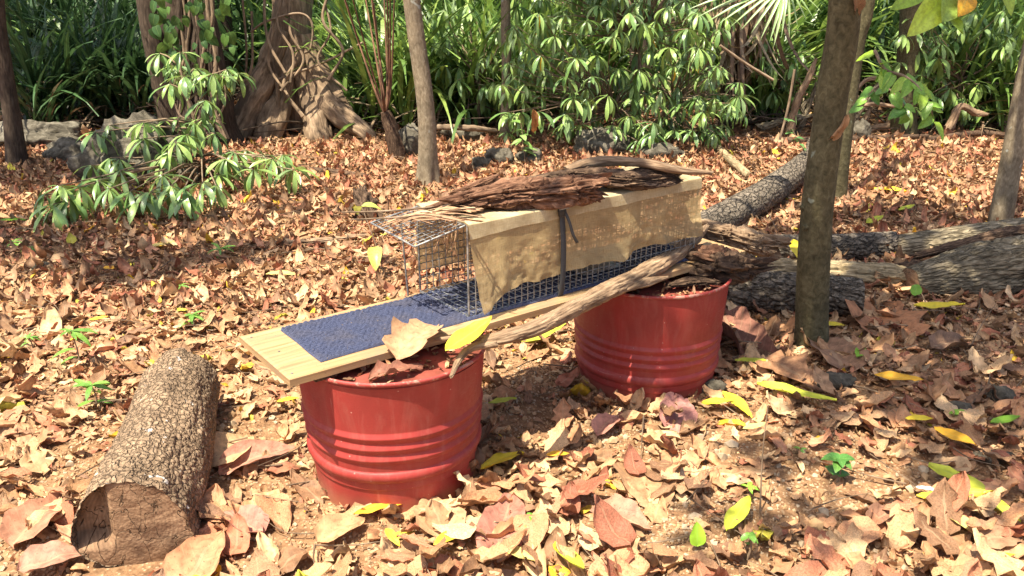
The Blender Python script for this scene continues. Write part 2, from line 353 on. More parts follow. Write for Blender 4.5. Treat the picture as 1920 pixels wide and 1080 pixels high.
n3 = m.noise(m.coord((1, 1, 1)), 120, 3); c = m.mix(m.ramp(n2, [(.45, G3(0)), (.75, G3(.45))]), c, (.15, .13, .12)); c = m.mix(m.ramp(n3, [(.68, G3(0)), (.72, G3(.7))]), c, (.35, .26, .17)); m.base(c); m.bump(n1, 1., .005); M['mat'] = m.m
m = NT('galvanised_wire', .45, .5); m.b.inputs['Metallic'].default_value = .6; n1 = m.noise(m.coord(kind='Object'), 60, 3); m.base(m.ramp(n1, [(.35, (.16, .16, .155)), (.65, (.42, .42, .40))])); M['wire'] = m.m
m = NT('black_webbing', .8, .2); n1 = m.noise(m.coord((1, 1, 1)), 900, 2); m.base(m.ramp(n1, [(.3, (.04, .042, .042)), (.7, (.10, .10, .098))])); m.bump(n1, .6, .001); M['web'] = m.m
m = NT('black_plastic', .4, .4); m.base(m.ramp(m.noise(m.coord(kind='Object'), 40, 2), [(.4, (.02, .02, .02)), (.7, (.05, .05, .05))])); M['plastic'] = m.m

def burlap(name, hole, cc=((.40, .28, .13), (.68, .53, .28))):
    m = NT(name, .95, .05); uv = m.coord((1, 1, 1)); n1 = m.noise(uv, 6, 5); sx = m.n('ShaderNodeSeparateXYZ'); m.l(uv, sx.inputs[0])
    fx = m.noise(m.coord((700, 30, 1)), 1, 2); fy = m.noise(m.coord((30, 700, 1)), 1, 2); th = m.math('ADD', fx, fy)
    c = m.ramp(m.math('MULTIPLY', th, .5), [(.38, cc[0]), (.6, cc[1])]); c = m.mix(m.ramp(n1, [(.45, G3(0)), (.68, G3(.6))]), c, (.27, .17, .085)); m.base(c)
    wx = m.math('SINE', m.math('MULTIPLY', sx.outputs[0], 2200)); wy = m.math('SINE', m.math('MULTIPLY', sx.outputs[1], 2200)); m.bump(m.math('ADD', th, m.math('MULTIPLY', m.math('ADD', wx, wy), .1)), .5, .0015)
    tl = m.n('ShaderNodeBsdfTranslucent'); m.l(c, tl.inputs[0]); m1 = m.n('ShaderNodeMixShader'); m1.inputs[0].default_value = .3; m.l(m.b.outputs[0], m1.inputs[1]); m.l(tl.outputs[0], m1.inputs[2])
    tp = m.n('ShaderNodeBsdfTransparent'); m2 = m.n('ShaderNodeMixShader'); m.l(m.math('MULTIPLY_ADD', th, hole * .6, hole * .4), m2.inputs[0]); m.l(m1.outputs[0], m2.inputs[1]); m.l(tp.outputs[0], m2.inputs[2]); m.l(m2.outputs[0], m.out.inputs[0]); return m.m
M['burlap'] = burlap('open_weave_burlap', .17); M['burlap2'] = burlap('doubled_burlap', .03, ((.52, .42, .24), (.78, .68, .44)))

m = NT('soil', .95, .1); ob = m.coord(kind='Object'); n1 = m.noise(ob, 1.6, 6, .3); n2 = m.noise(ob, 22, 8, .3, .7); n3 = m.vor(ob, 60, 'F1')
c = m.ramp(n2, [(.3, (.11, .06, .032)), (.5, (.27, .155, .08)), (.7, (.46, .30, .165))]); c = m.mix(m.ramp(n1, [(.4, G3(0)), (.65, G3(.5))]), c, (.15, .085, .045)); c = m.mix(m.ramp(n3, [(.18, G3(.5)), (.3, G3(0))]), c, (.55, .42, .27))
m.base(c); m.bump(m.math('ADD', n2, m.math('MULTIPLY', n3, -.6)), .9, .012); M['soil'] = m.m
m = NT('limestone', .9, .2); ob = m.coord(kind='Object'); n1 = m.noise(ob, 9, 8, .8, .7); n2 = m.vor(ob, 11, 'F1'); c = m.ramp(n1, [(.32, (.03, .026, .018)), (.5, (.11, .097, .072)), (.72, (.27, .245, .19))]); m.base(c); m.bump(m.math('ADD', n1, m.math('MULTIPLY', n2, .7)), 1, .03); M['rock'] = m.m
m = NT('pebble', .85, .2); n1 = m.noise(m.coord(kind='Object'), 30, 4); m.base(m.mix(1., m.attr(), m.ramp(n1, [(.3, G3(.7)), (.7, G3(1.1))]), 'MULTIPLY')); M['pebble'] = m.m
m = NT('foliage_mass', .5, .35); m.base(m.attr()); M['mass'] = m.m

# ============================================================ GROUND
xs = np.unique(np.r_[-90, -60, -40, -25, -16, -11, np.arange(-8, -3.2, .12), np.arange(-3.2, 3.6, .035), np.arange(3.6, 9, .12), 11, 16, 25, 40, 60, 90])
ys = np.unique(np.r_[-60, -30, -14, -7, -3, -1, 0, np.arange(.6, 6, .035), np.arange(6, 14, .1), 15, 17, 20, 25, 32, 45, 70, 110, 180])
X, Y = np.meshgrid(xs, ys, indexing='ij'); g = G(); m_ = len(ys); i = (np.arange(len(xs) - 1)[:, None] * m_ + np.arange(m_ - 1)[None]).ravel()
g.add(np.stack([X, Y, ground(X, Y)], -1), q=np.stack([i, i + m_, i + m_ + 1, i + 1], -1), uv=np.stack([X, Y], -1))
part('ground', g, M['soil'], org=(0, 0, 0), kind='structure')

# bare sandy patches where the litter thins out (world x, y, rx, ry)
BARE = [(*at(450, 850)[:2], .28, .34), (*at(1150, 820)[:2], .2, .12), (*at(1480, 960)[:2], .3, .12), (*at(140, 880)[:2], .12, .2), (*at(1420, 835)[:2], .32, .2), (*at(1620, 910)[:2], .42, .17), (*at(1000, 700)[:2], .15, .2), (*at(1220, 980)[:2], .2, .1), (*at(600, 1010)[:2], .28, .1), (*at(1000, 780)[:2], .2, .2), (*at(60, 1040)[:2], .2, .12), (*at(1290, 1010)[:2], .2, .1)]
def bare(x, y):
    b = 0 * x
    for cx, cy, rx, ry in BARE: b = np.maximum(b, np.exp(-(((x - cx) / rx) ** 2 + ((y - cy) / ry) ** 2)))
    return b
DR1 = (-.376, 2.424, -.022, .443, .291, .257); DR2 = (.548, 3.185, -.05, .42, .302, .276)
def blocked(x, y, pad=0.):
    b = np.zeros(x.shape, bool)
    for d in (DR1, DR2): b |= np.hypot(x - d[0], y - d[1]) < d[5] - .02 + pad
    t = np.clip(((x + 1.02) * -.19 + (y - 1.92) * .88) / .81, 0, 1); b |= np.hypot(x + 1.02 + .19 * t, y - 1.92 - .88 * t) < .1
    return b
def in_view(x, y, m=1.08): return (np.abs(x) < (y * .94 + .51) * .6 * m + .15) & (y > 1.5)

TAN = [(.54, .32, .165), (.48, .25, .125), (.60, .39, .21), (.52, .27, .14), (.40, .22, .11), (.64, .44, .25), (.50, .30, .155)]
RED = [(.46, .20, .11), (.40, .155, .085), (.52, .25, .14), (.32, .12, .07)]
BRN = [(.30, .17, .09), (.24, .13, .07), (.36, .215, .12), (.26, .145, .085)]
YEL = [(.75, .48, .04), (.62, .42, .05), (.5, .45, .06)]
def dry_cols(n, p=(.64, .12, .225, .015)):
    pool = [TAN, RED, BRN, YEL]; k = rng.choice(4, n, p=p); c = np.array([pool[q][rng.integers(len(pool[q]))] for q in k]); return c * rng.uniform(.8, 1.15, (n, 1)), k
NCURL = [random.choice([0, 0, .8, -.7, 1.8, .6, -.2]) for k in range(28)]
NEAR_T = [leaf_t(1, rng.uniform(.34, .75), 8, 6, random.choice(['lance', 'ovate', 'obov', 'ovate']), rng.normal(0, .8), rng.uniform(-.25, .35), .085, NCURL[k], random.choice([0, .25, .45]), seed=k) for k in range(28)]
MID_T = [leaf_t(1, rng.uniform(.4, .8), 4, 3, 'ovate', rng.normal(0, 1.0), rng.uniform(-.3, .5), .10, random.choice([0, 1.2, -1.3]), .3, seed=100 + k) for k in range(16)]
FAR_T = [leaf_t(1, rng.uniform(.4, .8), 2, 2, 'ovate', rng.normal(0, 1.2), rng.uniform(-.4, .6), .08, 0, 0, seed=200 + k) for k in range(8)]

def litter(name, label, n, y0, y1, T, s0, s1, lift, seed_mat='dry', tilt=.38, p=(.64, .12, .225, .015)):
    g = G(); y = np.sqrt(rng.uniform(y0 ** 2, y1 ** 2, n)); x = rng.uniform(-1, 1, n) * ((y * .94 + .51) * .64 + .3)
    keep = (~blocked(x, y)) & (rng.uniform(size=n) > bare(x, y) * .93) & (vnoise(x * 2.2, y * 2.2, 9.) * .5 + .5 + .35 > rng.uniform(size=n) * .8)
    x, y = x[keep], y[keep]; n = len(x); S = rng.uniform(s0, s1, n) * rng.choice([1, .7, .45], n); A, N = rdir(n, tilt)
    P = np.stack([x, y, ground(x, y) + rng.uniform(0, lift, n) + .004], -1) - A * S[:, None] * .5; col, k = dry_cols(n, p)
    P[:, 2] += np.abs(A[:, 2]) * S * .35
    idx = rng.integers(len(T), size=n)
    for q in range(len(T)):
        mk = idx == q; scatter(g, T[q], P[mk], A[mk], N[mk], S[mk], col[mk])
    return part(name, g, M[seed_mat], org=(0, 0, 0), kind='stuff')
o = litter('leaf_litter', '', 6200, 1.55, 4.2, NEAR_T, .05, .165, .016, tilt=.11); tag(o, 'crumpled brown and tan dry leaves covering the foreground soil', 'leaf litter')
o = litter('leaf_litter', '', 38000, 3.8, 8.2, MID_T, .03, .135, .022, tilt=.16, p=(.44, .24, .305, .015)); tag(o, 'reddish brown dry leaves carpeting the middle of the clearing', 'leaf litter')
o = litter('leaf_litter', '', 28000, 8, 14, FAR_T, .05, .15, .025, tilt=.16, p=(.36, .30, .33, .01)); tag(o, 'dull dry leaves under the thicket at the back of the clearing', 'leaf litter')
o = litter('leaf_crumbs', '', 36000, 1.55, 5.5, MID_T, .01, .045, .012, tilt=.4); tag(o, 'small broken leaf crumbs scattered between the larger dry leaves', 'leaf litter')
# pebbles and gravel
ico_v = []; p_ = (1 + 5 ** .5) / 2
for a in (-1, 1):
    for b in (-p_, p_): ico_v += [(a, b, 0), (0, a, b), (b, 0, a)]
ico_v = np.array(ico_v) / math.hypot(1, p_); ico_t = []
for i_ in range(12):
    for j_ in range(i_ + 1, 12):
        for k_ in range(j_ + 1, 12):
            a, b, c_ = ico_v[[i_, j_, k_]]
            if max(np.linalg.norm(a - b), np.linalg.norm(b - c_), np.linalg.norm(a - c_)) < 1.1:
                ico_t.append((i_, j_, k_) if np.cross(b - a, c_ - a) @ (a + b + c_) > 0 else (i_, k_, j_))
ico_t = np.array(ico_t)
n = 9000; y = np.sqrt(rng.uniform(1.6 ** 2, 4.6 ** 2, n)); x = rng.uniform(-1, 1, n) * ((y * .94 + .51) * .62 + .1); s = rng.uniform(.002, .006, n) * rng.choice([1, 1, 1, 2.0], n) * (1 + .8 * bare(x, y))
nb = 7000; kb = rng.integers(len(BARE), size=nb); bx = np.array([BARE[k][0] for k in kb]) + rng.normal(size=nb) * np.array([BARE[k][2] for k in kb]) * .9; by = np.array([BARE[k][1] for k in kb]) + rng.normal(size=nb) * np.array([BARE[k][3] for k in kb])
x = np.r_[x, bx]; y = np.r_[y, by]; s = np.r_[s, rng.uniform(.0015, .006, nb)]; kp = ~blocked(x, y, .02); x, y, s = x[kp], y[kp], s[kp]; n = len(x)
V = ico_v[None] * s[:, None, None] * rng.uniform(.6, 1.4, (n, 12, 1)) * rng.uniform(.6, 1.3, (n, 1, 3)) + np.stack([x, y, ground(x, y) + s * .3], -1)[:, None]
col = np.array([(.42, .27, .14), (.48, .33, .19), (.33, .2, .11), (.46, .36, .24)])[rng.integers(4, size=n)]
o = part('gravel', G().add(V, t=(ico_t[None] + (np.arange(n) * 12)[:, None, None]), col=np.repeat(col, 12, 0)), M['pebble'], org=(0, 0, 0), smooth=False, kind='stuff'); tag(o, 'fine pale gravel and sand grains on the bare soil patches', 'gravel')
# twigs in the litter
g = G()
for k in range(800):
    y_ = math.sqrt(rng.uniform(1.7 ** 2, 7.5 ** 2)); x_ = rng.uniform(-1, 1) * (y_ * .64 + .3); a = rng.uniform(0, 6.28); L = rng.uniform(.06, .32) * (1 if y_ < 4 else 1.5)
    if blocked(np.array([x_]), np.array([y_]), .1)[0]: continue
    P = [np.array([x_ + math.cos(a) * L * t + rng.normal(0, .012), y_ + math.sin(a) * L * t + rng.normal(0, .012), float(ground(x_, y_)) + .02 + rng.uniform(0, .03)]) for t in (0, .5, 1)]
    tube(g, P, [rng.uniform(.0015, .004), .001], 4, 5, caps=False)
o = part('twig_litter', g, M['twig'], org=(0, 0, 0), kind='stuff'); tag(o, 'thin dry twigs strewn among the fallen leaves', 'twigs')

# ============================================================ ROCKS
def rock(c, r, label, sq=(1, 1, .8), cat='rock', n=40, grp=None):
    th = np.linspace(0, 2 * np.pi, n + 1); ph = np.linspace(0, np.pi, n // 2 + 1); TH, PH = np.meshgrid(th, ph, indexing='ij'); TH = TH % (2 * np.pi)
    D = np.stack([np.sin(PH) * np.cos(TH), np.sin(PH) * np.sin(TH), np.cos(PH)], -1); q = c[0] * 3.1 + c[1]
    k = 1 + .55 * fbm(D[..., 0] * 1.6 + q, D[..., 1] * 1.6, D[..., 2] * 1.6, 5) - .22 * np.abs(vnoise(D[..., 0] * 5 + q, D[..., 1] * 5, D[..., 2] * 5))
    V = D * k[..., None] * r * np.array(sq) + np.array([c[0], c[1], float(ground(c[0], c[1])) + r * sq[2] * .45]); m = len(ph); i = (np.arange(n)[:, None] * m + np.arange(m - 1)[None]).ravel()
    o = part('rock', G().add(V, q=np.stack([i, i + 1, i + m + 1, i + m], -1), uv=np.stack([TH, PH], -1)), M['rock']); return tag(o, label, cat, grp)
def gp(x, y): return at(x, y, 0)[:2]
rock(gp(265, 335), .36, 'big grey limestone boulder behind the drooping shrub', (1.25, .8, .95), n=70)
rock(gp(345, 345), .15, 'smaller pale rock at the foot of the grey boulder', (1.2, .8, .7))
rock(gp(935, 312), .13, 'pitted dark grey rock with a hollow behind the old bark slabs', (1, .8, .9), n=50)
rock(gp(990, 308), .11, 'pale grey rock right of the pitted rock at the sapling', (1.1, .8, .9))
rock(gp(905, 318), .09, 'small light grey rock left of the pitted rock', (1.1, .7, .8))
rock(gp(770, 290), .16, 'light grey rock showing just behind the slender central trunk', (.9, .7, 1.2))
rock(gp(865, 262), .15, 'brown shaded rock at the foot of the strap leaf thicket', (1.5, .8, .7))
rock(gp(1240, 300), .13, 'mossy low rock below the glossy whorled shrub', (1.4, .8, .7))
rock(gp(1130, 290), .2, 'dark rough rock under the whorled shrub, left of the mossy one', (1.3, .8, .8))
rock(gp(60, 275), .3, 'long shaded limestone outcrop beside the dark left trunk', (1.8, .8, .5), n=60)
rock(gp(140, 300), .18, 'shaded limestone lump between left trunk and boulder', (1.2, .8, .7))
rock(gp(1010, 212), .16, 'pale rock in the gap beneath the whorled shrub', (1.6, .8, .7))
rock(gp(1610, 268), .13, 'whitish rock at the foot of the root tangle', (.8, .7, 1.2))
rock(gp(1860, 860), .045, 'small flat pale stone in the litter at right', (1.6, .8, .5), cat='stone')
rock(gp(1865, 750), .05, 'grey stone half sunk in litter near the right edge', (1.3, .9, .8), cat='stone')
rock(gp(1565, 722), .06, 'grey stone in the litter below the olive trunk', (1.3, .9, .6), cat='stone')
rock(gp(1790, 775), .045, 'pale stone beside the short yellow green leaf at right', (1.3, .9, .6), cat='stone')
rock(gp(80, 505), .05, 'pale stone in the half shade at left', (1.5, .9, .5), cat='stone')
rock(gp(1340, 722), .05, 'pale crumbly stone at the right foot of the rear drum', (1.2, .8, .8), cat='stone')

# ============================================================ TRESTLE: drums, plank, mat, cage
def drum(d, label, ribs, hoop, lean=0):
    cx, cy, z0, zt, rt, rb = d; H = zt - z0; t = thing('steel_drum', label, 'drum', (cx, cy, z0), 'halved red steel drums carrying the plank')
    def lathe(prof, n=96, dents=True):
        prof = np.array(prof); th = np.linspace(0, 2 * np.pi, n + 1); TH = th[None] % (2 * np.pi); r = prof[:, 0][:, None]; z = prof[:, 1][:, None]
        if dents: r = r + .0035 * vnoise(np.cos(TH) * 2 + cx * 9, np.sin(TH) * 2, z * 5) * np.ones_like(TH)
        V = np.stack([cx + r * np.cos(TH), cy + r * np.sin(TH), z0 + z + 0 * TH], -1); m = n + 1; k = len(prof); i = (np.arange(k - 1)[:, None] * m + np.arange(n)[None]).ravel()
        return G().add(V, q=np.stack([i, i + 1, i + m + 1, i + m], -1), uv=np.stack(np.broadcast_arrays(TH * .29, z), -1))
    prof = []
    for u in np.linspace(-.04, .985, 200):
        r = rb + (rt - rb) * u
        for c_, w_, a_ in ribs: 
            q = (u - c_) / w_
            if -1 < q < 1: r += a_ * (1 - max(q, -q * .8) if True else 0)
        q = (u - hoop[0]) / hoop[1]
        if -1 < q < 1: r += hoop[2] * math.cos(q * math.pi / 2) ** .6
        if u < hoop[0] - .1: r -= .004
        prof.append((r, u * H))
    part('shell', lathe(prof), M['red'], t)
    rim = [(rt + .0035 + .0055 * math.cos(a), H - .006 + .0065 * math.sin(a)) for a in np.linspace(-1.9, 3.9, 12)]; part('rim', lathe(rim), M['rimred'], t)
    part('top_head', lathe([(rt - .001, H - .02), (rt - .02, H - .022), (rt * .6, H - .018), (.001, H - .016)], 64, False), M['head'], t); return t
drum(DR1, 'sunlit red steel drum at the near end of the plank', [(.60, .034, .0072), (.52, .034, .0072), (.44, .034, .0072)], (.31, .04, .011))
drum(DR2, 'shaded red steel drum at the far end under the wire cage', [(.52, .032, .0072), (.445, .032, .0072), (.37, .032, .0072)], (.24, .04, .010))
# litter caught on the drum tops
for d, lab in ((DR1, 'crumbled leaves and dirt lying on top of the sunlit drum'), (DR2, 'dark crumbled debris lying on top of the shaded drum')):
    n = 260; a = rng.uniform(0, 6.28, n); r = np.sqrt(rng.uniform(0, 1, n)) * (d[4] - .03); g = G(); A, N = rdir(n, .3); S = rng.uniform(.012, .04, n); P = np.stack([d[0] + r * np.cos(a), d[1] + r * np.sin(a), np.full(n, d[3] - .018) + rng.uniform(0, .008, n)], -1); col, _ = dry_cols(n, (.25, .15, .57, .03))
    for q in range(8): scatter(g, MID_T[q], P[q::8], A[q::8], N[q::8], S[q::8], col[q::8])
    tag(part('leaf_debris', g, M['dry']), lab, 'debris', kind='stuff')

P0 = np.array([-.604, 2.092, .475]); E1 = np.array([.797, .604, 0.]); E2 = np.array([-.604, .797, 0.]); E3 = np.array([0, 0, 1.])
def B(u, v, w_=0.): return P0 + E1 * u + E2 * v + E3 * w_
LEN, WID, TH_ = 1.93, .377, .021
t = thing('wooden_plank', 'long pale sawn plank laid across the two red drums', 'plank', B(LEN / 2, WID / 2, -TH_))
nu, nv = 200, 40; g = G(); U, V_ = np.meshgrid(np.linspace(0, LEN, nu), np.linspace(0, WID, nv), indexing='ij')
W_ = .0012 * fbm(U * 3, V_ * 60, 2.) ; edge = np.minimum(np.minimum(U, LEN - U), np.minimum(V_, WID - V_)); W_ = W_ - .003 * np.clip(1 - edge / .004, 0, 1)
i = (np.arange(nu - 1)[:, None] * nv + np.arange(nv - 1)[None]).ravel(); P = B(0, 0) + U[..., None] * E1 + V_[..., None] * E2 + W_[..., None] * E3
g.add(P, q=np.stack([i, i + nv, i + nv + 1, i + 1], -1), uv=np.stack([U, V_], -1))
bd = [P[:, 0], P[-1, :], P[::-1, -1], P[::-1, ::-1][0, :]]; bd[3] = P[0, ::-1]
for L_ in bd:
    k = len(L_); Vv = np.concatenate([L_, L_ - E3 * TH_]); s_ = np.r_[0, np.cumsum(np.linalg.norm(np.diff(L_, axis=0), axis=1))]; j = np.arange(k - 1)
    g.add(Vv, q=np.stack([j + 1, j, j + k, j + k + 1], -1)[:, ::-1], uv=np.concatenate([np.stack([s_, 0 * s_], -1), np.stack([s_, 0 * s_ + TH_], -1)]))
g.add([B(0, 0, -TH_), B(0, WID, -TH_), B(LEN, WID, -TH_), B(LEN, 0, -TH_)], q=[[0, 1, 2, 3]], uv=[(0, 0), (0, WID), (LEN, WID), (LEN, 0)])
bo = part('board', g, M['plank'], t, smooth=False)
for u_, d_ in ((.11, 0), (1.30, 0)):
    part('batten', bbox_soft(G(), B(u_, WID / 2, -TH_ - .008), E2 * (WID / 2 - .006), E1 * .035, E3 * .0075), M['fibre_dark'], t)
for u_, v_ in ((.02, .03), (.025, .34), (.05, .19)):
    part('nail_head', tube(G(), [B(u_, v_, -.001), B(u_, v_, .0015)], .0035, 8, 2), M['wire'], bo)
# ribbed blue mat
nu, nv = 460, 176; mu0, mu1, mv0, mv1 = .115, 1.72, .048, .335; g = G(); U, V_ = np.meshgrid(np.linspace(mu0, mu1, nu), np.linspace(mv0, mv1, nv), indexing='ij')
row = np.floor((V_ - mv0) / .0145); rib = np.abs(np.sin((V_ - mv0) / .0145 * np.pi)); cell = np.floor((U + row * .009) / .02); tuft = np.abs(np.sin((U + row * .009 + .003 * vnoise(U * 30, row)) / .02 * np.pi)) ** .5 * (.45 + .75 * _h(cell.astype(np.int64), row.astype(np.int64), 5))
hh = .003 + .0085 * rib * (.45 + .55 * tuft) + .0025 * vnoise(U * 260, V_ * 260) + .003 * vnoise(U * 6, V_ * 6); ed = np.minimum(np.minimum(U - mu0, mu1 - U), np.minimum(V_ - mv0, mv1 - V_)); hh = np.where(ed < .0012, .0014, hh)
wig = .0025 * vnoise(U * 9, V_ * 9)
P = B(0, 0) + (U + wig)[..., None] * E1 + (V_ + wig)[..., None] * E2 + hh[..., None] * E3; i = (np.arange(nu - 1)[:, None] * nv + np.arange(nv - 1)[None]).ravel()
g.add(P, q=np.stack([i, i + nv, i + nv + 1, i + 1], -1), uv=np.stack([U, V_], -1)); tag(part('ribbed_mat', g, M['mat']), 'faded blue ribbed carpet mat running along the plank into the cage', 'mat')

# wire cage
CU0, CU1, CV0, CV1, CH = .634, 1.69, .064, .36, .305; W0 = .006
t = thing('wire_cage', 'long galvanised wire mesh cage trap on the plank, draped with burlap', 'cage', B((CU0 + CU1) / 2, (CV0 + CV1) / 2, W0))
def wires(p0, a, b, la, lb, sp=.0262, r=.0018, skip=None):
    g = G(); na = int(round(la / sp)); nb_ = int(round(lb / sp)); a_, b_ = np.asarray(a), np.asarray(b); n_ = np.cross(a_, b_)
    for k in range(na + 1):
        s = k * la / na; c0 = p0 + a_ * s + n_ * r * .9 + a_ * rng.normal(0, .0006); tube(g, [c0, c0 + b_ * lb + a_ * rng.normal(0, .0006)], r, 5, 2, caps=False)
    for k in range(nb_ + 1):
        s = k * lb / nb_; c0 = p0 + b_ * s - n_ * r * .9; tube(g, [c0, c0 + a_ * la], r, 5, 2, caps=False)
    return g
def rods(pts, r=.003, closed=True):
    g = G(); k = len(pts)
    for j in range(k if closed else k - 1): tube(g, [pts[j], pts[(j + 1) % k]], r, 8, 2)
    return g
LU = CU1 - CU0; LV = CV1 - CV0
part('side_mesh', wires(B(CU0, CV0, W0), E1, E3, LU, CH), M['wire'], t); part('side_mesh', wires(B(CU0, CV1, W0), E1, E3, LU, CH), M['wire'], t)
part('top_mesh', wires(B(CU0, CV0, W0 + CH), E1, E2, LU, LV), M['wire'], t); part('floor_mesh', wires(B(CU0, CV0, W0 + .004), E1, E2, LU, LV), M['wire'], t)
part('end_mesh', wires(B(CU1, CV0, W0), E2, E3, LV, CH), M['wire'], t)
for u_ in (CU0, CU1): part('end_frame', rods([B(u_, CV0, W0), B(u_, CV1, W0), B(u_, CV1, W0 + CH), B(u_, CV0, W0 + CH)], .0034), M['wire'], t)
F = [B(CU0, .075, W0 + CH - .004), B(.469, .105, .262), B(.455, .35, .285), B(CU0, .35, W0 + CH)]
g = rods(F, .0032); part('door_frame', g, M['wire'], t)
g = G()
for k in range(1, 12):
    f = k / 12; tube(g, [F[0] * (1 - f) + F[3] * f, F[1] * (1 - f) + F[2] * f], .0014, 5, 2, caps=False)
for k in range(1, 8):
    f = k / 8; tube(g, [F[0] * (1 - f) + F[1] * f, F[3] * (1 - f) + F[2] * f], .0014, 5, 2, caps=False)
part('door_mesh', g, M['wire'], t)
part('door_prop', tube(G(), [B(CU0 - .055, CV1 - .01, W0), B(CU0 - .07, CV1 - .012, .27)], .003, 8, 3), M['wire'], t)
part('trigger_rod', tube(G(), [B(1.12, .1, .02), B(1.13, .1, .09), B(1.19, .1, .12), B(1.24, .1, .08), B(1.25, .1, .015)], .0022, 6, 20, caps=False), M['wire'], t)
part('treadle_pan', bbox_soft(G(), B(1.25, .21, .03), E1 * .09, E2 * .12, E3 * .0015, .001), M['wire'], t)

# burlap sheet: u along the cage, s across: rear hem -> rear top -> front top -> front hem
hem = np.array([(CU0, .026), (.655, .032), (.70, .052), (.76, .074), (.81, .084), (.855, .085), (.889, .078), (.935, .08), (.981, .082), (1.02, .088), (1.125, .093), (1.227, .085), (1.258, .078), (1.30, .088), (1.36, .096), (1.441, .102), (1.555, .100), (CU1 + .002, .098)])
def cloth_pt(U, s, off=0., hemw=None):
    top = W0 + CH + .006 + off; hw = np.interp(U, hem[:, 0], hem[:, 1]) if hemw is None else hemw; rear = .085 + .02 * vnoise(U * 7, 3.)
    v = np.where(s < 1, CV1 + .008 + off, np.where(s < 2, CV1 + .008 + off - (s - 1) * (CV1 - CV0 + .016 + 2 * off), CV0 - .008 - off))
    w_ = np.where(s < 1, rear + (top - rear) * s, np.where(s < 2, top, top + (hw - top) * (s - 2)))
    rad = .012; w_ = w_ - rad * np.exp(-(np.minimum(abs(s - 1), abs(s - 2)) * .3 / rad) ** 2) * .5
    f = np.clip(s - 2, 0, 1)
    bul = .016 * f * (.5 + .5 * np.sin(U * 26 + 1.3 * np.sin(U * 9))) * np.clip((U - CU0) / .1, .3, 1) + .011 * f * (.4 + f) * (fbm(U * 9, f * 3, 5.) + .25) * 2 + .005 * f * np.sin(U * 60 + 2 * np.sin(U * 17)) * np.clip(vnoise(U * 6, 8.) + .3, 0, 1)
    gather = sum(.018 * np.exp(-((U - uc) / .03) ** 2) * f ** 3 for uc in (.889, 1.253)); flare = .03 * np.exp(-((U - CU0) / .12) ** 2) * f ** 2
    v = v - np.maximum(bul, -.002 * f) - gather * .4 - flare - .004 * f; w_ = w_ + np.where((s >= 1) & (s < 2), .004 * vnoise(U * 8, s * 6) - .006 * np.sin((s - 1) * np.pi), 0)
    du = .010 * f * np.sin(U * 11) + np.where(s > 2, -.0 * f, 0) + .02 * f * np.exp(-((U - CU0) / .05) ** 2)
    return B(0, 0) + (U + du)[..., None] * E1 + v[..., None] * E2 + w_[..., None] * E3
ss = np.unique(np.r_[np.linspace(0, 1, 14), np.linspace(.9, 1.1, 9), np.linspace(1, 2, 16), np.linspace(1.9, 2.1, 11), np.linspace(2, 3, 44)]); uu = np.linspace(CU0 - .004, CU1 + .004, 220)
U, S_ = np.meshgrid(uu, ss, indexing='ij'); k = len(ss); i = (np.arange(len(uu) - 1)[:, None] * k + np.arange(k - 1)[None]).ravel(); Q_ = np.stack([i, i + k, i + k + 1, i + 1], -1)
tb = part('burlap_cover', G().add(cloth_pt(U, S_), q=Q_, uv=np.stack([U, S_ * .3], -1)), M['burlap']); tag(tb, 'tan open weave burlap sheet draped over the wire cage', 'cloth')
s2 = np.unique(np.r_[np.linspace(1.02, 2, 16), np.linspace(1.9, 2.19, 16)]); U, S_ = np.meshgrid(uu, s2, indexing='ij'); k = len(s2); i = (np.arange(len(uu) - 1)[:, None] * k + np.arange(k - 1)[None]).ravel()
Pb = cloth_pt(U, np.minimum(S_, 2 + (S_ - 2) * (1 + .15 * vnoise(U * 6, 1.))), .0035)
o = part('folded_band', G().add(Pb, q=np.stack([i, i + k, i + k + 1, i + 1], -1), uv=np.stack([U, S_ * .3 + 2], -1)), M['burlap2'], tb); o['label'] = 'cream doubled strip of burlap along the top of the cage'
# strap round cage and plank
t = thing('ratchet_strap', 'black webbing strap tied round the cage and plank over the burlap', 'strap', B(1.0, .05, -TH_ - .003))
def ribbon(pts, wdt, side, th=.0018, n=None):
    c = smooth_path(pts, n or len(pts) * 6); side = np.asarray(side, float); T = np.gradient(c, axis=0); N = np.cross(T, side); N /= np.linalg.norm(N, axis=1)[:, None] + 1e-9; k = len(c)
    V = np.stack([c - side * wdt / 2 + N * th / 2, c + side * wdt / 2 + N * th / 2, c + side * wdt / 2 - N * th / 2, c - side * wdt / 2 - N * th / 2], 1); s = np.r_[0, np.cumsum(np.linalg.norm(np.diff(c, axis=0), axis=1))]
    q = []
    for a in range(k - 1):
        for b in range(4): q.append((a * 4 + b, a * 4 + (b + 1) % 4, a * 4 + 4 + (b + 1) % 4, a * 4 + 4 + b))
    q += [(0, 3, 2, 1), ((k - 1) * 4, (k - 1) * 4 + 1, (k - 1) * 4 + 2, (k - 1) * 4 + 3)]
    return G().add(V, q=q, uv=np.stack([np.repeat(s, 4), np.tile([0, wdt, wdt, 0], k)], -1))
f_ = CV0 - .032; top = W0 + CH + .014
part('webbing', ribbon([B(1., f_ + .024, -TH_ - .003), B(1., f_ + .01, .02), B(1., f_ + .002, .1), B(1., f_ + .004, .2), B(1., f_ + .012, .27), B(1., CV0 - .018, top - .012), B(1., CV0 + .01, top + .001), B(1., .2, top), B(1., CV1 - .01, top), B(1., CV1 + .016, top - .02), B(1., CV1 + .015, .1), B(1., WID + .006, 0), B(1., WID + .004, -TH_ - .002)], .022, E1, n=90), M['web'], t)
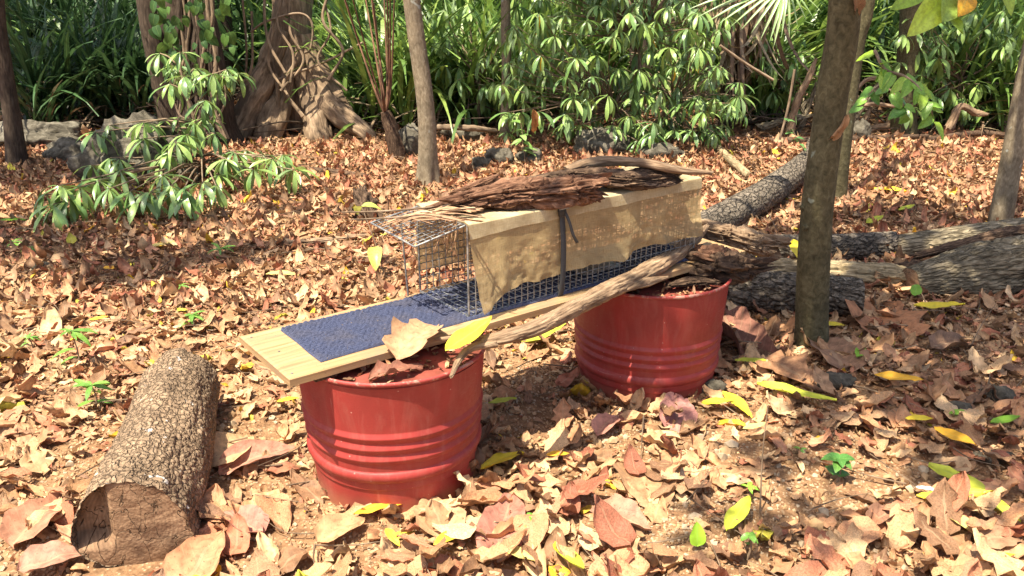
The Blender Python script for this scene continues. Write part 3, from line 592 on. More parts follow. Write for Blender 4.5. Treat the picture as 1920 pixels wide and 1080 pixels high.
part('loose_tail', ribbon([B(1.0, CV0 - .02, top - .008), B(1.008, CV0 - .045, .27), B(1.022, CV0 - .05, .225), B(1.045, CV0 - .047, .19)], .012, E1 * .6 + E2 * -.5 + E3 * .3), M['web'], t)
part('buckle', bbox_soft(G(), B(.995, CV0 - .024, top - .02), E1 * .016, E3 * .02 + E2 * .004, E2 * .006, .003), M['plastic'], t)
part('buckle_bar', tube(G(), [B(.975, CV0 - .034, top - .012), B(1.015, CV0 - .034, top - .012)], .003, 8, 2), M['wire'], t)

# ============================================================ OLD WOOD ON AND AROUND THE CAGE
def chunk(name, pts, r, label, cat, mat, flat=1., ns=110, n=190, amp=1., parent=None, seed=0., up=(0, 0, 1)):
    def dsp(s, th):
        c, sn = np.cos(th), np.sin(th); a = .5 * fbm(c * 1.2 + seed, sn * 1.2, s * 9, 4) + .42 * (.5 - np.abs(vnoise(c * 4 + seed, sn * 4, s * 9))) + .28 * (.5 - np.abs(vnoise(c * 10 + seed, sn * 10, s * 22))) + .10 * np.sign(vnoise(c * 3, sn * 3 + seed, s * 14)); a = a - .38 * np.clip(1 - np.abs(vnoise(c * 3.2 + seed, sn * 3.2, s * 6)) / .10, 0, 1) - .25 * np.clip(1 - np.abs(vnoise(c * 8, sn * 8 + seed, s * 14)) / .12, 0, 1) - .2 * np.clip(1 - np.abs(vnoise(s * 22, seed, c * 2)) / .08, 0, 1); return amp * a
    ej = lambda th: np.max(r) * .9 * amp * (vnoise(np.cos(th) * 3 + seed, np.sin(th) * 3, 4.) + .6 * vnoise(np.cos(th) * 9 + seed, np.sin(th) * 9, 1.))
    g = tube(G(), pts, r, ns, n, dsp, endj=ej, flat=flat, up=up)
    if parent is None: return tag(part(name, g, mat), label, cat)
    return part(name, g, mat, parent)
T_ = top
wz = lambda p, z: at(p[0], p[1], z)
tp = P0[2] + T_
chunk('wood_slab', [wz((850, 384), tp + .012), wz((930, 368), tp + .03), wz((1030, 358), tp + .04), wz((1118, 351), tp + .035)], [.035, .058, .066, .058], 'thick red brown fibrous bark slab on the near half of the cage roof', 'bark', M['fibre'], .62, seed=1.)
chunk('wood_slab', [wz((800, 392), tp + .0), wz((880, 376), tp + .008), wz((1000, 372), tp + .01)], [.012, .03, .028], 'thin splintered bark piece in front of the thick slab', 'bark', M['fibre'], .5, seed=2.)
chunk('wood_slab', [wz((980, 350), tp + .012), wz((1080, 332), tp + .03), wz((1180, 338), tp + .025), wz((1270, 333), tp + .008)], [.04, .05, .05, .03], 'dark rotten wood piece lying behind the thick bark slab', 'bark', M['fibre_dark'], .5, seed=3.)
chunk('wood_slab', [wz((850, 362), tp + .0), wz((900, 345), tp + .02), wz((930, 335), tp + .03)], [.01, .02, .018], 'narrow pale splinter poking left behind the thick slab', 'bark', M['fibre'], .5, seed=4.)
chunk('wood_slab', [wz((1165, 330), tp + .03), wz((1210, 322), tp + .04), wz((1245, 325), tp + .03)], [.02, .03, .02], 'small curled brown bark piece near the far cage end', 'bark', M['fibre_dark'], .5, seed=14.)
chunk('curved_branch', [wz((1060, 318), tp + .05), wz((1120, 303), tp + .07), wz((1200, 305), tp + .075), wz((1270, 318), tp + .05), wz((1335, 325), tp + .02)], [.014, .018, .016, .014, .008], 'curved brown stick arching over the far half of the cage', 'branch', M['drift'], 1, 20, 60, .5, seed=5.)
# driftwood branch along the front edge
t = thing('driftwood_branch', 'long weathered forked branch leaning along the front edge of the plank', 'branch', at(1000, 618, .45))
for nm, pts, r, sd in (('main_stem', [(905, 640, .485), (950, 632, .497), (1010, 612, .50), (1080, 575, .50), (1150, 540, .50), (1215, 508, .50), (1265, 478, .505), (1300, 448, .53), (1325, 425, .55)], [.02, .026, .029, .031, .034, .036, .032, .028, .012], 1.), ('fork', [(930, 642, .487), (885, 652, .478), (862, 672, .465), (846, 706, .45)], [.017, .013, .011, .006], 2.), ('fork', [(925, 636, .49), (870, 634, .486), (815, 636, .482)], [.014, .012, .005], 3.), ('splinter', [(1170, 545, .49), (1210, 530, .49), (1252, 520, .485)], [.006, .02, .006], 4.)):
    chunk(nm, [at(a, b, c_) for a, b, c_ in pts], r, '', '', M['drift'], .8, 60, 240, .32, t, sd)
chunk('log_chunk', [at(1315, 430, .48), at(1360, 442, .45), at(1410, 455, .42), at(1462, 462, .40)], [.05, .068, .065, .045], 'shredded broken log piece propped against the far cage end', 'log', M['drift'], .7, seed=6.)
t = thing('gnarled_stump', 'gnarled rotten wood burl resting on the rim of the shaded drum', 'stump', at(1340, 520, .44))
chunk('burl', [at(1285, 492, .46), at(1325, 500, .45), at(1370, 505, .44), at(1425, 500, .43)], [.04, .062, .06, .03], '', '', M['fibre_dark'], .8, 64, 70, 1.5, t, 7.)
chunk('knot', [at(1300, 470, .5), at(1330, 482, .49), at(1380, 478, .46)], [.02, .035, .02], '', '', M['fibre'], 1, 40, 40, 1.4, t, 8.)
chunk('bark_piece', [at(1255, 535, .43), at(1300, 528, .43), at(1340, 528, .43)], [.012, .03, .014], 'flat dark bark piece lying on top of the shaded drum', 'bark', M['fibre_dark'], .4, seed=9.)

# palm fibre strips on the raised door
g = G()
for k in range(26):
    x0 = rng.uniform(712, 815); y0 = 408 - (x0 - 700) * .2 + rng.uniform(-8, 14); L = rng.uniform(60, 170); dy = rng.uniform(-.28, .02)
    a = at(x0, y0 + 8, P0[2] + .30 + rng.uniform(0, .02)); b = at(min(x0 + L, 905), y0 + 8 + dy * L, P0[2] + .325 + rng.uniform(0, .02)); md = (a + b) / 2 + [0, 0, rng.uniform(.0, .02)]
    V = ribbon([a, md, b], rng.uniform(.004, .018), np.array([-.3, .95, .1]) + rng.normal(0, .2, 3), .0008).arr(); g.add(V[0], q=V[1], uv=V[3], col=random.choice([(.5, .32, .18), (.42, .24, .13), (.36, .19, .11), (.58, .42, .26)]))
for k in range(9):
    a = at(850 + rng.uniform(-12, 12), 405 + rng.uniform(-4, 6), P0[2] + .325); b = a + [rng.uniform(-.05, .0), rng.uniform(-.02, .02), -rng.uniform(.05, .14)]
    V = ribbon([a, (a + b) / 2 + rng.normal(0, .006, 3), b], rng.uniform(.002, .0072), (.9, .3, 0), .0008).arr(); g.add(V[0], q=V[1], uv=V[3], col=(.5, .3, .17))
tag(part('palm_fibre', g, M['dry']), 'shredded dry palm fibre strips heaped on the raised cage door', 'palm fibre', kind='stuff')
for pts, lab in (([(640, 398), (720, 396), (815, 388)], 'long thin pale stalk sticking out left from the cage roof'), ([(655, 412), (740, 408), (830, 402)], 'second pale stalk just below the first at the cage door')):
    tag(part('dry_stalk', tube(G(), [at(a, b, P0[2] + .33) for a, b in pts], [.002, .0035, .003], 6, 14), M['twig']), lab, 'stalk')

# ============================================================ LOGS
def log(name, label, pts, r, mat, plates=(10, 14), seed=0., ns=96, n=160, lobe=None, depth=.05, end=None, rough=.05):
    t = thing(name, label, 'log', np.asarray(pts[0]) * [1, 1, 0] + [0, 0, float(ground(pts[0][0], pts[0][1]))])
    def dsp(s, th):
        thm = th % (2 * np.pi); e, f = voro(thm / (2 * np.pi) * plates[1] + .6 * vnoise(s * 25 + seed, np.cos(th) * 3), s * plates[0] + .6 * vnoise(np.cos(th) * 4, s * 20 + seed, np.sin(th) * 4), plates[1])
        a = depth * np.clip(e * 3.5, 0, 1) - depth + rough * fbm(np.cos(th) * 1.5 + seed, np.sin(th) * 1.5, s * 3, 4) + .02 * vnoise(np.cos(th) * 12, np.sin(th) * 12, s * 60)
        if lobe: a = a + lobe(s, th)
        return a
    g = G(); tube(g, pts, r, ns, n, dsp, caps=False); v, q, tt, uv, c_ = g.arr(); part('bark', g, mat, t); m = ns + 1
    for k, sgn in ((0, -1), (n - 1, 1)):
        ring = v[k * m:(k + 1) * m - 1]; cen = ring.mean(0); nr = 14; ax = np.asarray(pts[-1], float) - np.asarray(pts[0], float); ax /= np.linalg.norm(ax); gg = G(); f = np.linspace(1, 0, nr)[:, None, None]
        V = cen + (ring - cen)[None] * f * .995; a1 = np.cross(ax, [0, 0, 1.]); a1 /= np.linalg.norm(a1); a2 = np.cross(a1, ax); loc = np.stack([(V - cen) @ a1, (V - cen) @ a2], -1)
        V = V + ax * sgn * (.006 * fbm(loc[..., 0] * 25, loc[..., 1] * 25, seed) - (.0 if end is None else end(loc[..., 0], loc[..., 1])) - .004 * f[..., 0])[..., None]
        V = np.concatenate([V, V[:, :1]], 1); loc = np.concatenate([loc, loc[:, :1]], 1); i = (np.arange(nr - 1)[:, None] * m + np.arange(ns)[None]).ravel()
        qq = np.stack([i, i + 1, i + m + 1, i + m], -1); gg.add(V, q=qq if sgn > 0 else qq[:, ::-1], uv=loc + 7); part('cut_end', gg, M['cut'], t)
    return t
lobe1 = lambda s, th: .30 * np.exp(-(((th + np.pi - 0.0) % (2 * np.pi) - np.pi - 2.15) / .38) ** 2) * (1 - .5 * s) + .10 * np.exp(-(((th) % (2 * np.pi) - 4.4) / .5) ** 2)
def end1(a, b): return .05 * np.clip((-a - .045) / .03, 0, 1) * np.clip((.06 + b) / .03, 0, 1)
log('fallen_log', 'short thick log with scaly brown bark lying left of the near drum', [(-1.02, 1.93, .115), (-1.10, 2.36, .125), (-1.20, 2.79, .125)], [.140, .135, .126], M['log_bark'], (38, 34), 1., 260, 420, lobe1, .022, end1, .16)
log('fallen_log', 'dark log with blocky bark behind the shaded drum, ending by the olive trunk', [(.92, 3.84, .09), (1.3, 3.80, .09), (1.63, 3.74, .085)], [.10, .102, .098], M['dark_bark'], (12, 18), 2., 110, 120, depth=.12)
log('fallen_log', 'dark barked log behind the olive trunk, farther than the split wood', [(1.2, 4.58, .07), (1.7, 4.55, .075), (2.16, 4.62, .075)], [.08, .083, .08], M['dark_bark'], (12, 14), 3., 96, 120, depth=.11)
log('fallen_log', 'smooth olive grey log running off the right edge in front of the far trunk', [(2.14, 4.60, .05), (2.75, 4.70, .09), (3.6, 4.9, .13)], [.085, .10, .105], M['mossy'], (6, 9), 4., 80, 90, depth=.03)
log('fallen_log', 'massive grooved grey log entering from the right edge', [(1.98, 4.00, .07), (2.4, 4.06, .12), (3.4, 4.2, .17)], [.085, .14, .17], M['mossy'], (4, 26), 5., 120, 120, depth=.10, rough=.25)
chunk('split_log', [(1.15, 4.24, .07), (1.6, 4.17, .075), (2.0, 4.10, .07)], [.05, .075, .06], 'pale split log with stepped grain between two dark logs', 'log', M['pale_wood'], .8, 64, 120, .55, seed=10.)
chunk('split_log', [(1.98, 4.20, .07), (2.08, 4.18, .085), (2.2, 4.17, .08)], [.03, .05, .03], 'short charred looking stub at the end of the pale split log', 'log', M['fibre_dark'], .8, 48, 60, .8, seed=11.)
chunk('split_log', [(2.1, 4.22, .14), (2.6, 4.26, .25), (3.4, 4.36, .31)], [.02, .05, .05], 'dark splintered slab lying on top of the massive grooved log', 'log', M['fibre_dark'], .6, 56, 100, .8, seed=12.)
log('fallen_log', 'mottled grey log slanting away behind the far cage end', [(1.05, 4.75, .10), (1.75, 5.7, .12), (2.45, 6.9, .13), (2.6, 7.3, .16)], [.10, .10, .09, .07], M['dark_bark'], (6, 20), 6., 90, 160, depth=.05)
chunk('stick', [at(1335, 268, .05), at(1370, 300, .06), at(1405, 330, .05)], [.03, .035, .03], 'pale barkless stick lying behind the slanting log', 'branch', M['pale_wood'], 1, 20, 40, .4, seed=13.)
chunk('rotten_stump', [at(690, 415, .0), at(683, 385, .05), at(675, 360, .10)], [.08, .07, .03], 'dark hollow rotten stump piece left of the cage door', 'stump', M['fibre_dark'], 1, 40, 40, 1.2, seed=15.)
chunk('bark_strip', [at(505, 455, .02), at(600, 450, .03), at(700, 440, .02)], [.015, .03, .02], 'weathered bark strip lying in the litter left of the cage', 'bark', M['drift'], .4, 32, 60, .8, seed=16.)
chunk('broken_branch', [at(225, 375, .02), at(258, 345, .05), at(285, 320, .08), at(283, 285, .25)], [.03, .03, .022, .012], 'dark crooked branch lying before the grey boulder', 'branch', M['fibre_dark'], 1, 20, 50, .6, seed=17.)
chunk('broken_branch', [at(365, 345, .0), at(375, 315, .12), at(380, 300, .2)], [.03, .028, .018], 'short broken brown stub standing under the drooping shrub', 'branch', M['fibre'], 1, 20, 30, .6, seed=18.)
chunk('broken_branch', [at(1440, 265, .04), at(1560, 262, .05), at(1740, 255, .04)], [.03, .035, .02], 'thin dark branch lying across the clearing behind the olive trunk', 'branch', M['fibre_dark'], 1, 14, 60, .4, seed=19.)
chunk('broken_branch', [at(1740, 262, .05), at(1830, 250, .06), at(1915, 255, .05)], [.025, .03, .02], 'thin dark branch lying at the edge of the litter, far right', 'branch', M['fibre_dark'], 1, 14, 50, .4, seed=20.)
chunk('broken_branch', [at(560, 315, .03), at(620, 322, .03), at(690, 330, .03)], [.02, .024, .015], 'brown stick on the litter left of the slender trunk', 'branch', M['fibre_dark'], 1, 14, 50, .4, seed=21.)
chunk('broken_branch', [at(820, 238, .15), at(880, 240, .15), at(930, 245, .1)], [.025, .03, .02], 'shaded stick at the base of the strap leaf thicket', 'branch', M['twig'], 1, 14, 50, .4, seed=22.)

# ============================================================ FALLEN LEAVES ONE BY ONE
def fleaf(px, py, L, ang, col, label, z=None, W=.32, shape='lance', mat='yellow', tilt=.15, bend=.3, curl=0., lobe=0., roll=.1, cat='fallen leaf', group=None, stand=0., seed=0):
    p = at(px, py, 0); z = float(ground(p[0], p[1])) + .048 if z is None else z; p = at(px, py, z); dep = (p - [0, 0, CAM_H]) @ _F
    a = R_(ang); fs = math.sin(math.asin(min(1, (CAM_H - z) / np.linalg.norm(p - [0, 0, CAM_H]))))
    dx, dy = math.cos(a), math.sin(a) / max(fs, .3); Lm = L * dep / FPX * math.hypot(dx, dy) if not stand else L * dep / FPX
    A = np.array([dx, dy, 0]); A /= np.linalg.norm(A); A = A * math.cos(stand + tilt * .5) + E3 * math.sin(stand + tilt * .5); N = np.array([roll, -.35 * stand - .1, 1.]) if not stand else np.array([.2, -1., .4])
    tm = leaf_t(1, W, 12, 6, shape, bend, .2, .025 if not lobe else .05, curl, lobe, seed=seed + int(px)); g = G(); scatter(g, tm, (p - A * Lm * .5)[None], A[None], N[None], np.array([Lm]), np.array([col]))
    return tag(part('fallen_leaf', g, M[mat]), label, cat, group)
Yl, Yg, Yo, Gr, Pl = (.80, .62, .05), (.52, .56, .06), (.78, .42, .04), (.22, .42, .04), (.72, .60, .2)
for a in [
 (880, 632, 92, 24, Yl, 'bright yellow leaf lying across the driftwood branch beside the mat', .512, .36),
 (945, 852, 95, 28, Yl, 'long yellow leaf at the right foot of the sunlit drum'),
 (850, 1000, 78, 26, Yl, 'spotted yellow leaf on the litter below the sunlit drum'),
 (972, 1040, 72, -33, Pl, 'pale yellow leaf at the bottom edge, left of the curved green one'),
 (1065, 1048, 84, -58, Yg, 'curved green yellow leaf at the bottom edge of the litter'),
 (1046, 850, 44, 4, Yo, 'orange yellow leaf midway between the two drums in front'),
 (1345, 753, 62, 2, Yl, 'flat yellow leaf at the right foot of the shaded drum'),
 (1383, 750, 52, -42, Yl, 'yellow leaf crossing beside the flat one near the shaded drum'),
 (1415, 800, 46, 4, Pl, 'dull pale yellow leaf on the bare sandy patch'),
 (1385, 962, 85, 38, Yg, 'folded green yellow leaf with a sprout beside it'),
 (1685, 708, 76, -12, Yo, 'orange yellow leaf in the litter right of the olive trunk'),
 (1492, 735, 125, -20, Yg, 'long narrow green yellow leaf below the olive trunk', None, .16),
 (1828, 908, 125, -38, Yg, 'large green yellow leaf pointing at the lower right corner', None, .26),
 (1790, 932, 132, -5, Yl, 'long yellow leaf under the tip of the large green yellow one', None, .22),
 (1815, 980, 80, -38, Pl, 'dull olive yellow leaf nearest the bottom right of the litter'),
 (1790, 820, 52, -48, Yo, 'short orange yellow leaf above the large green yellow one'),
 (1725, 784, 52, -4, Yl, 'small yellow leaf among brown litter above the leafy seedling'),
 (1020, 629, 88, 10, Yg, 'olive yellow leaf lying in the gap between the drums'),
 (942, 750, 54, 8, Yg, 'shaded olive leaf just right of the sunlit drum'),
 (1617, 655, 46, 28, Gr, 'fresh green leaf right of the base of the olive trunk'),
 (1760, 576, 82, -8, Yl, 'yellow leaf in front of the massive grooved log'),
 (1718, 543, 36, 30, Gr, 'light green leaf lying on the end of the grooved log', .27),
 (1560, 607, 44, -8, Yl, 'yellow leaf at the foot of the dark log beside the trunk'),
 (540, 747, 38, 14, Yl, 'small yellow leaf left of the sunlit drum under the plank end'),
 (712, 950, 95, 12, Yo, 'orange edged leaf curled against the bottom of the sunlit drum', None, .2),
 (1885, 788, 62, 4, Gr, 'narrow green leaf on the litter at the right edge'),
 (1800, 772, 48, 6, Gr, 'narrow green leaf left of the one at the right edge'),
 (1497, 478, 36, 78, Yl, 'yellow leaf standing against the left side of the olive trunk', .12),
 (1790, 495, 42, -28, Yl, 'yellow leaf on the litter between the two grey logs'),
 (298, 460, 54, 6, Pl, 'pale yellow leaf in the half shade below the drooping shrub'),
 (530, 510, 60, 4, Pl, 'pale yellow leaf on the sunny litter behind the plank'),
 (24, 410, 46, 4, Gr, 'broad green leaf near the left edge behind the litter'),
 (205, 503, 34, -14, Yo, 'small orange leaf in the litter at middle left'),
 (1665, 355, 56, -14, Yl, 'yellow leaf on the far litter right of the olive trunk'),
 (1700, 390, 40, 10, Yg, 'small green yellow leaf before the far log'),
 (1640, 412, 44, 12, Yg, 'green leaf beside the olive trunk above the far log'),
 (1410, 676, 60, -6, Yg, 'olive green leaf behind the shaded drum on the right'),
 (1395, 405, 30, -15, Yl, 'small yellow leaf under the slanting log'),
 (1870, 1045, 70, 4, Yo, 'orange yellow leaf at the very bottom right corner'),
 (1130, 628, 60, -10, Yg, 'half hidden olive leaf in the shade before the rear drum'),
 (735, 1003, 40, -40, Yl, 'narrow yellow leaf at the bottom below the drum'),
 (185, 597, 34, 5, Yl, 'small yellow leaf behind the far end of the scaly log')]:
    px, py, L, an, col, lab = a[:6]; z = a[6] if len(a) > 6 else None; W = a[7] if len(a) > 7 else .32
    fleaf(px, py, L, an, col, lab, z, W, bend=random.uniform(-.4, .5), roll=random.uniform(-.3, .3))
fleaf(1308, 1002, 46, 80, (.32, .55, .04), 'single lime green leaf standing upright at bottom centre', None, .7, 'ovate', stand=1.2)
for a in [  # big dry leaves
 (783, 626, 88, 35, (.52, .31, .17), 'curled tan dry leaf propped on the edge of the blue mat', .505, .75, 'ovate', .6, .9, .35),
 (742, 690, 100, 12, (.26, .11, .07), 'dark reddish curled leaf on top of the sunlit drum', .455, .5, 'ovate', .5, 1.5, .4),
 (1650, 585, 80, 60, (.45, .20, .09), 'large orange brown lobed leaf leaning by the dark log end', None, .8, 'ovate', .5, .6, .35),
 (1488, 690, 100, -30, (.36, .19, .10), 'big jagged brown leaf flat in front of the olive trunk', None, .8, 'ovate', .3, .3, .55),
 (480, 850, 130, 18, (.46, .22, .15), 'large pinkish dry leaf left of the sunlit drum', None, .5, 'ovate', .6, .8, 0),
 (432, 830, 70, 70, (.55, .36, .19), 'smooth tan oval leaf beside the scaly log', None, .7, 'ovate', .3, .4, 0),
 (450, 968, 110, 160, (.44, .19, .14), 'wide pink red dry leaf right of the log cut end', None, .6, 'ovate', .5, .5, .1),
 (368, 1050, 110, 62, (.50, .25, .13), 'orange brown leaf standing against the log cut end', None, .6, 'ovate', 1., .4, .1),
 (945, 975, 110, 70, (.40, .17, .12), 'tall crimson brown leaf standing below the green sprout', None, .55, 'ovate', .8, .5, .1),
 (1215, 903, 80, -70, (.43, .25, .13), 'broad tan leaf lying flat in front of the shaded drum', None, .9, 'ovate', .2, .2, .1),
 (1165, 960, 110, -20, (.38, .20, .13), 'wide mauve brown leaf at bottom centre', None, .7, 'ovate', .4, .6, .2),
 (1140, 790, 60, 30, (.46, .22, .16), 'pinkish leaf heaped before the shaded drum', None, .6, 'ovate', .5, .9, .1),
 (1270, 765, 60, 70, (.42, .20, .17), 'mauve leaf tip leaning on the shaded drum', None, .6, 'ovate', .9, .4, .1),
 (1880, 1000, 110, 10, (.36, .21, .12), 'broad brown leaf by the lower right corner', None, .7, 'ovate', .3, .4, .2),
 (1385, 620, 100, 112, (.24, .11, .075), 'tall dark red curled leaf leaning on the dark log', None, .4, 'ovate', 1., 1.4, .1),
 (1560, 650, 60, 100, (.30, .17, .10), 'brown leaf leaning on the base of the olive trunk', None, .7, 'ovate', .6, .6, .1),
 (1790, 640, 110, 8, (.22, .13, .08), 'wide shaded brown leaf right of the olive trunk', None, .5, 'ovate', .2, .9, .1),
 (640, 985, 90, 30, (.52, .31, .16), 'tan leaf resting below the front of the sunlit drum', None, .6, 'ovate', .4, .6, .1),
 (820, 960, 80, 120, (.50, .30, .16), 'upright tan leaf at the lower right of the sunlit drum', None, .8, 'ovate', .7, .4, .1),
 (100, 1040, 110, 20, (.44, .22, .15), 'pink brown leaf at the bottom left corner', None, .6, 'ovate', .3, .5, .1),
 (70, 960, 80, 80, (.42, .20, .12), 'reddish pointed leaf left of the log cut end', None, .6, 'ovate', .5, .5, .1),
 (1660, 960, 90, 20, (.30, .16, .10), 'curled brown leaf below the leafy seedling', None, .5, 'ovate', .3, 1.2, .1)]:
    fleaf(*a[:7], W=a[7], shape=a[8], mat='dry', tilt=a[9], curl=a[10], lobe=a[11], bend=.5)
# further individual dry leaves, alike within each zone and colour
ZONES = [('left of the scaly log', lambda x, y: x < -1.3), ('beside the scaly log', lambda x, y: x < -.8), ('between scaly log and sunlit drum', lambda x, y: x < -.5), ('before the sunlit drum', lambda x, y: x < -.15), ('right of the sunlit drum foot', lambda x, y: x < .15), ('before the gap between the drums', lambda x, y: x < .45), ('before the shaded drum', lambda x, y: x < .8), ('right of the shaded drum foot', lambda x, y: x < 1.15), ('at the far right of the clearing', lambda x, y: True)]
CN = {0: 'tan', 1: 'reddish', 2: 'dark brown'}; pool = {}; cnt = 0
while cnt < 240:
    y_ = math.sqrt(rng.uniform(1.62 ** 2, 2.75 ** 2)); x_ = rng.uniform(-1, 1) * (y_ * .57 + .3)
    if blocked(np.array([x_]), np.array([y_]), .05)[0] or bare(np.array([x_]), np.array([y_]))[0] > .3: continue
    k = int(rng.choice(3, p=(.5, .27, .23))); ti = int(rng.integers(10)); key = (k, ti)
    if key not in pool:
        g = G(); V, Q, UV = NEAR_T[ti * 2 + (k % 2)]; cc = np.array((TAN, RED, BRN)[k][ti % len((TAN, RED, BRN)[k])]); g.add(V - [.5, 0, 0], q=Q, uv=UV, col=cc); pool[key] = g.mesh('fallen_leaf', M['dry'])
    o = bpy.data.objects.new('fallen_leaf', pool[key]); C.objects.link(o); A, N = rdir(1, .13); A, Bb, N = frames(A, N); S = rng.uniform(.09, .155) * rng.choice([1, .8]) * (1.25 if y_ < 2.2 else 1); zz = float(ground(x_, y_)) + .03 + rng.uniform(0, .02) + abs(A[0, 2]) * S * .2
    mt = Matrix.Identity(4)
    for r in range(3): mt[r][0], mt[r][1], mt[r][2], mt[r][3] = A[0, r] * S, Bb[0, r] * S, N[0, r] * S, (x_, y_, zz)[r]
    o.matrix_world = mt; zn = next(z for z, f in ZONES if f(x_, y_)); fl = 'rolled' if abs(NCURL[ti * 2 + (k % 2)]) > .5 else 'flat'; dw = 'near the bottom edge' if y_ < 1.95 else 'in the middle foreground' if y_ < 2.35 else 'farther back'; sz = 'large' if S > .115 else 'small'; lab = '%s %s %s leaf %s, %s' % (sz, CN[k], fl, zn, dw); tag(o, lab, 'fallen leaf', '%s %s %s leaves %s, %s' % (sz, CN[k], fl, zn, dw)); cnt += 1
o = fleaf(1740, 915, 42, -8, (.62, .64, .66), 'small pale grey feather on the soil in the lower right', None, .3, 'lance', 'dry', cat='feather'); o.name = 'feather'

# ============================================================ TREES
TREES = {}
def tree(key, name, label, pts, r, mat, ns=28, n=60, flare=0., amp=.08, grp=None, seed=0.):
    base = np.asarray(pts[0], float); base = np.array([base[0], base[1], float(ground(base[0], base[1]))]); t = thing(name, label, 'tree', base, grp); TREES[key] = (t, pts, r, mat)
    ds = lambda s, th: amp * fbm(np.cos(th) * 1.3 + seed, np.sin(th) * 1.3, s * 2.2, 4) + flare * np.exp(-s / .12) * (.5 + .5 * np.cos(th * 4 + seed))
    part('trunk', tube(G(), pts, r, ns, n, ds, caps=True), mat, t); return t
b4 = at(803, 347, 0); tree('slender', 'slender_tree', 'slender pale grey trunk standing behind the cage door', [b4 + [0, 0, -.05], at(798, 200, 0, Y=b4[1]) + [0, .0, 0], at(772, 0, 0, Y=b4[1]), at(772, 0, 0, Y=b4[1]) + [-.1, 0, 1.5], at(772, 0, 0, Y=b4[1]) + [-.1, .1, 3.2]], [.072, .064, .062, .055, .04], M['smooth_bark'], 40, 160, 1.0, .04)
b6 = at(1522, 648, 0); t6 = tree('olive', 'olive_trunk_tree', 'thick olive brown trunk in front of the dark logs', [b6 + [0, 0, -.05], at(1530, 420, 0, Y=b6[1]), at(1560, 180, 0, Y=b6[1]), at(1585, 0, 0, Y=b6[1]), at(1590, -400, 0, Y=b6[1]), at(1560, -1500, 0, Y=b6[1])], [.066, .063, .061, .060, .058, .04], M['trunk_olive'], 48, 200, .25, .09, seed=2.)
b7 = at(1566, 372, 0); tree('rear', 'rear_trunk_tree', 'lichen spotted trunk crossing just behind the olive trunk', [b7 + [0, 0, -.05], at(1580, 250, 0, Y=b7[1]), at(1604, 80, 0, Y=b7[1]), at(1622, 0, 0, Y=b7[1]), at(1650, -300, 0, Y=b7[1]), at(1700, -900, 0, Y=b7[1])], [.075, .068, .062, .062, .06, .04], M['trunk_olive'], 28, 100, .2, .05, seed=3.)
b8 = at(1873, 428, 0); tree('right', 'right_trunk_tree', 'leaning grey trunk with white lichen at the right edge', [b8 + [0, 0, -.05], at(1893, 320, 0, Y=b8[1]), at(1925, 150, 0, Y=b8[1]), at(1960, -50, 0, Y=b8[1]), at(2000, -700, 0, Y=b8[1])], [.072, .064, .062, .062, .04], M['smooth_bark'], 28, 100, .15, .05, seed=4.)
b1 = at(32, 312, 0); tree('left', 'left_trunk_tree', 'dark leaning trunk at the left edge beside the outcrop', [b1 + [0, 0, -.05], at(24, 230, 0, Y=b1[1]), at(8, 120, 0, Y=b1[1]), at(-4, 0, 0, Y=b1[1]), at(-20, -400, 0, Y=b1[1])], [.085, .07, .058, .05, .04], M['trunk_dark'], 28, 80, .2, .1, seed=5.)
b2 = at(400, 268, 0); t2 = tree('vine', 'vine_covered_tree', 'dark trunk wrapped in hanging roots and vine leaves behind the drooping shrub', [b2 + [0, 0, -.1], at(385, 160, 0, Y=b2[1]), at(362, 60, 0, Y=b2[1]), at(350, 0, 0, Y=b2[1]), at(350, -300, 0, Y=b2[1]), at(350, -700, 0, Y=b2[1])], [.27, .22, .24, .26, .22, .1], M['trunk_dark'], 36, 100, .3, .28, seed=6.)
b2b = at(312, 258, 0); tree('thin dark', 'thin_dark_tree', 'thinner dark trunk left of the vine covered tree', [b2b + [0, .2, -.1], at(300, 130, 0, Y=b2b[1] + .2), at(280, 0, 0, Y=b2b[1] + .2), at(270, -300, 0, Y=b2b[1] + .2)], [.12, .1, .12, .08], M['trunk_dark'], 20, 60, .2, .15, seed=7.)
b5 = at(945, 262, 0); tree('thin back', 'thin_back_tree', 'thin pale trunk rising among strap leaves beside the whorled shrub', [b5 + [0, 0, -.1], at(950, 150, 0, Y=b5[1]), at(948, 0, 0, Y=b5[1]), at(950, -400, 0, Y=b5[1])], [.055, .05, .045, .02], M['smooth_bark'], 20, 60, .1, .06, seed=8.)
b9 = at(1240, 235, 0); tree('deep', 'deep_shade_tree', 'dark trunk deep behind the crown of the whorled shrub', [b9 + [0, 1, -.1], at(1195, 60, 0, Y=b9[1] + 1), at(1170, -80, 0, Y=b9[1] + 1), at(1150, -500, 0, Y=b9[1] + 1)], [.14, .12, .11, .07], M['trunk_dark'], 20, 60, .2, .1, seed=9.)
b10 = at(1695, 252, 0); tree('brown', 'brown_back_tree', 'brown trunk beyond the clearing right of the olive trunk', [b10 + [0, 0, -.1], at(1700, 120, 0, Y=b10[1]), at(1712, 0, 0, Y=b10[1]), at(1720, -400, 0, Y=b10[1])], [.13, .10, .12, .07], M['trunk_olive'], 20, 60, .2, .1, seed=10.)
b11 = at(432, 200, 0); tree('mid', 'thin_back_tree', 'thin dark trunk between the vine covered tree and the fig tree', [b11 + [0, 0, -.1], at(430, 100, 0, Y=b11[1]), at(420, 0, 0, Y=b11[1]), at(415, -400, 0, Y=b11[1])], [.09, .08, .08, .05], M['trunk_dark'], 16, 60, .1, .1, seed=11.)
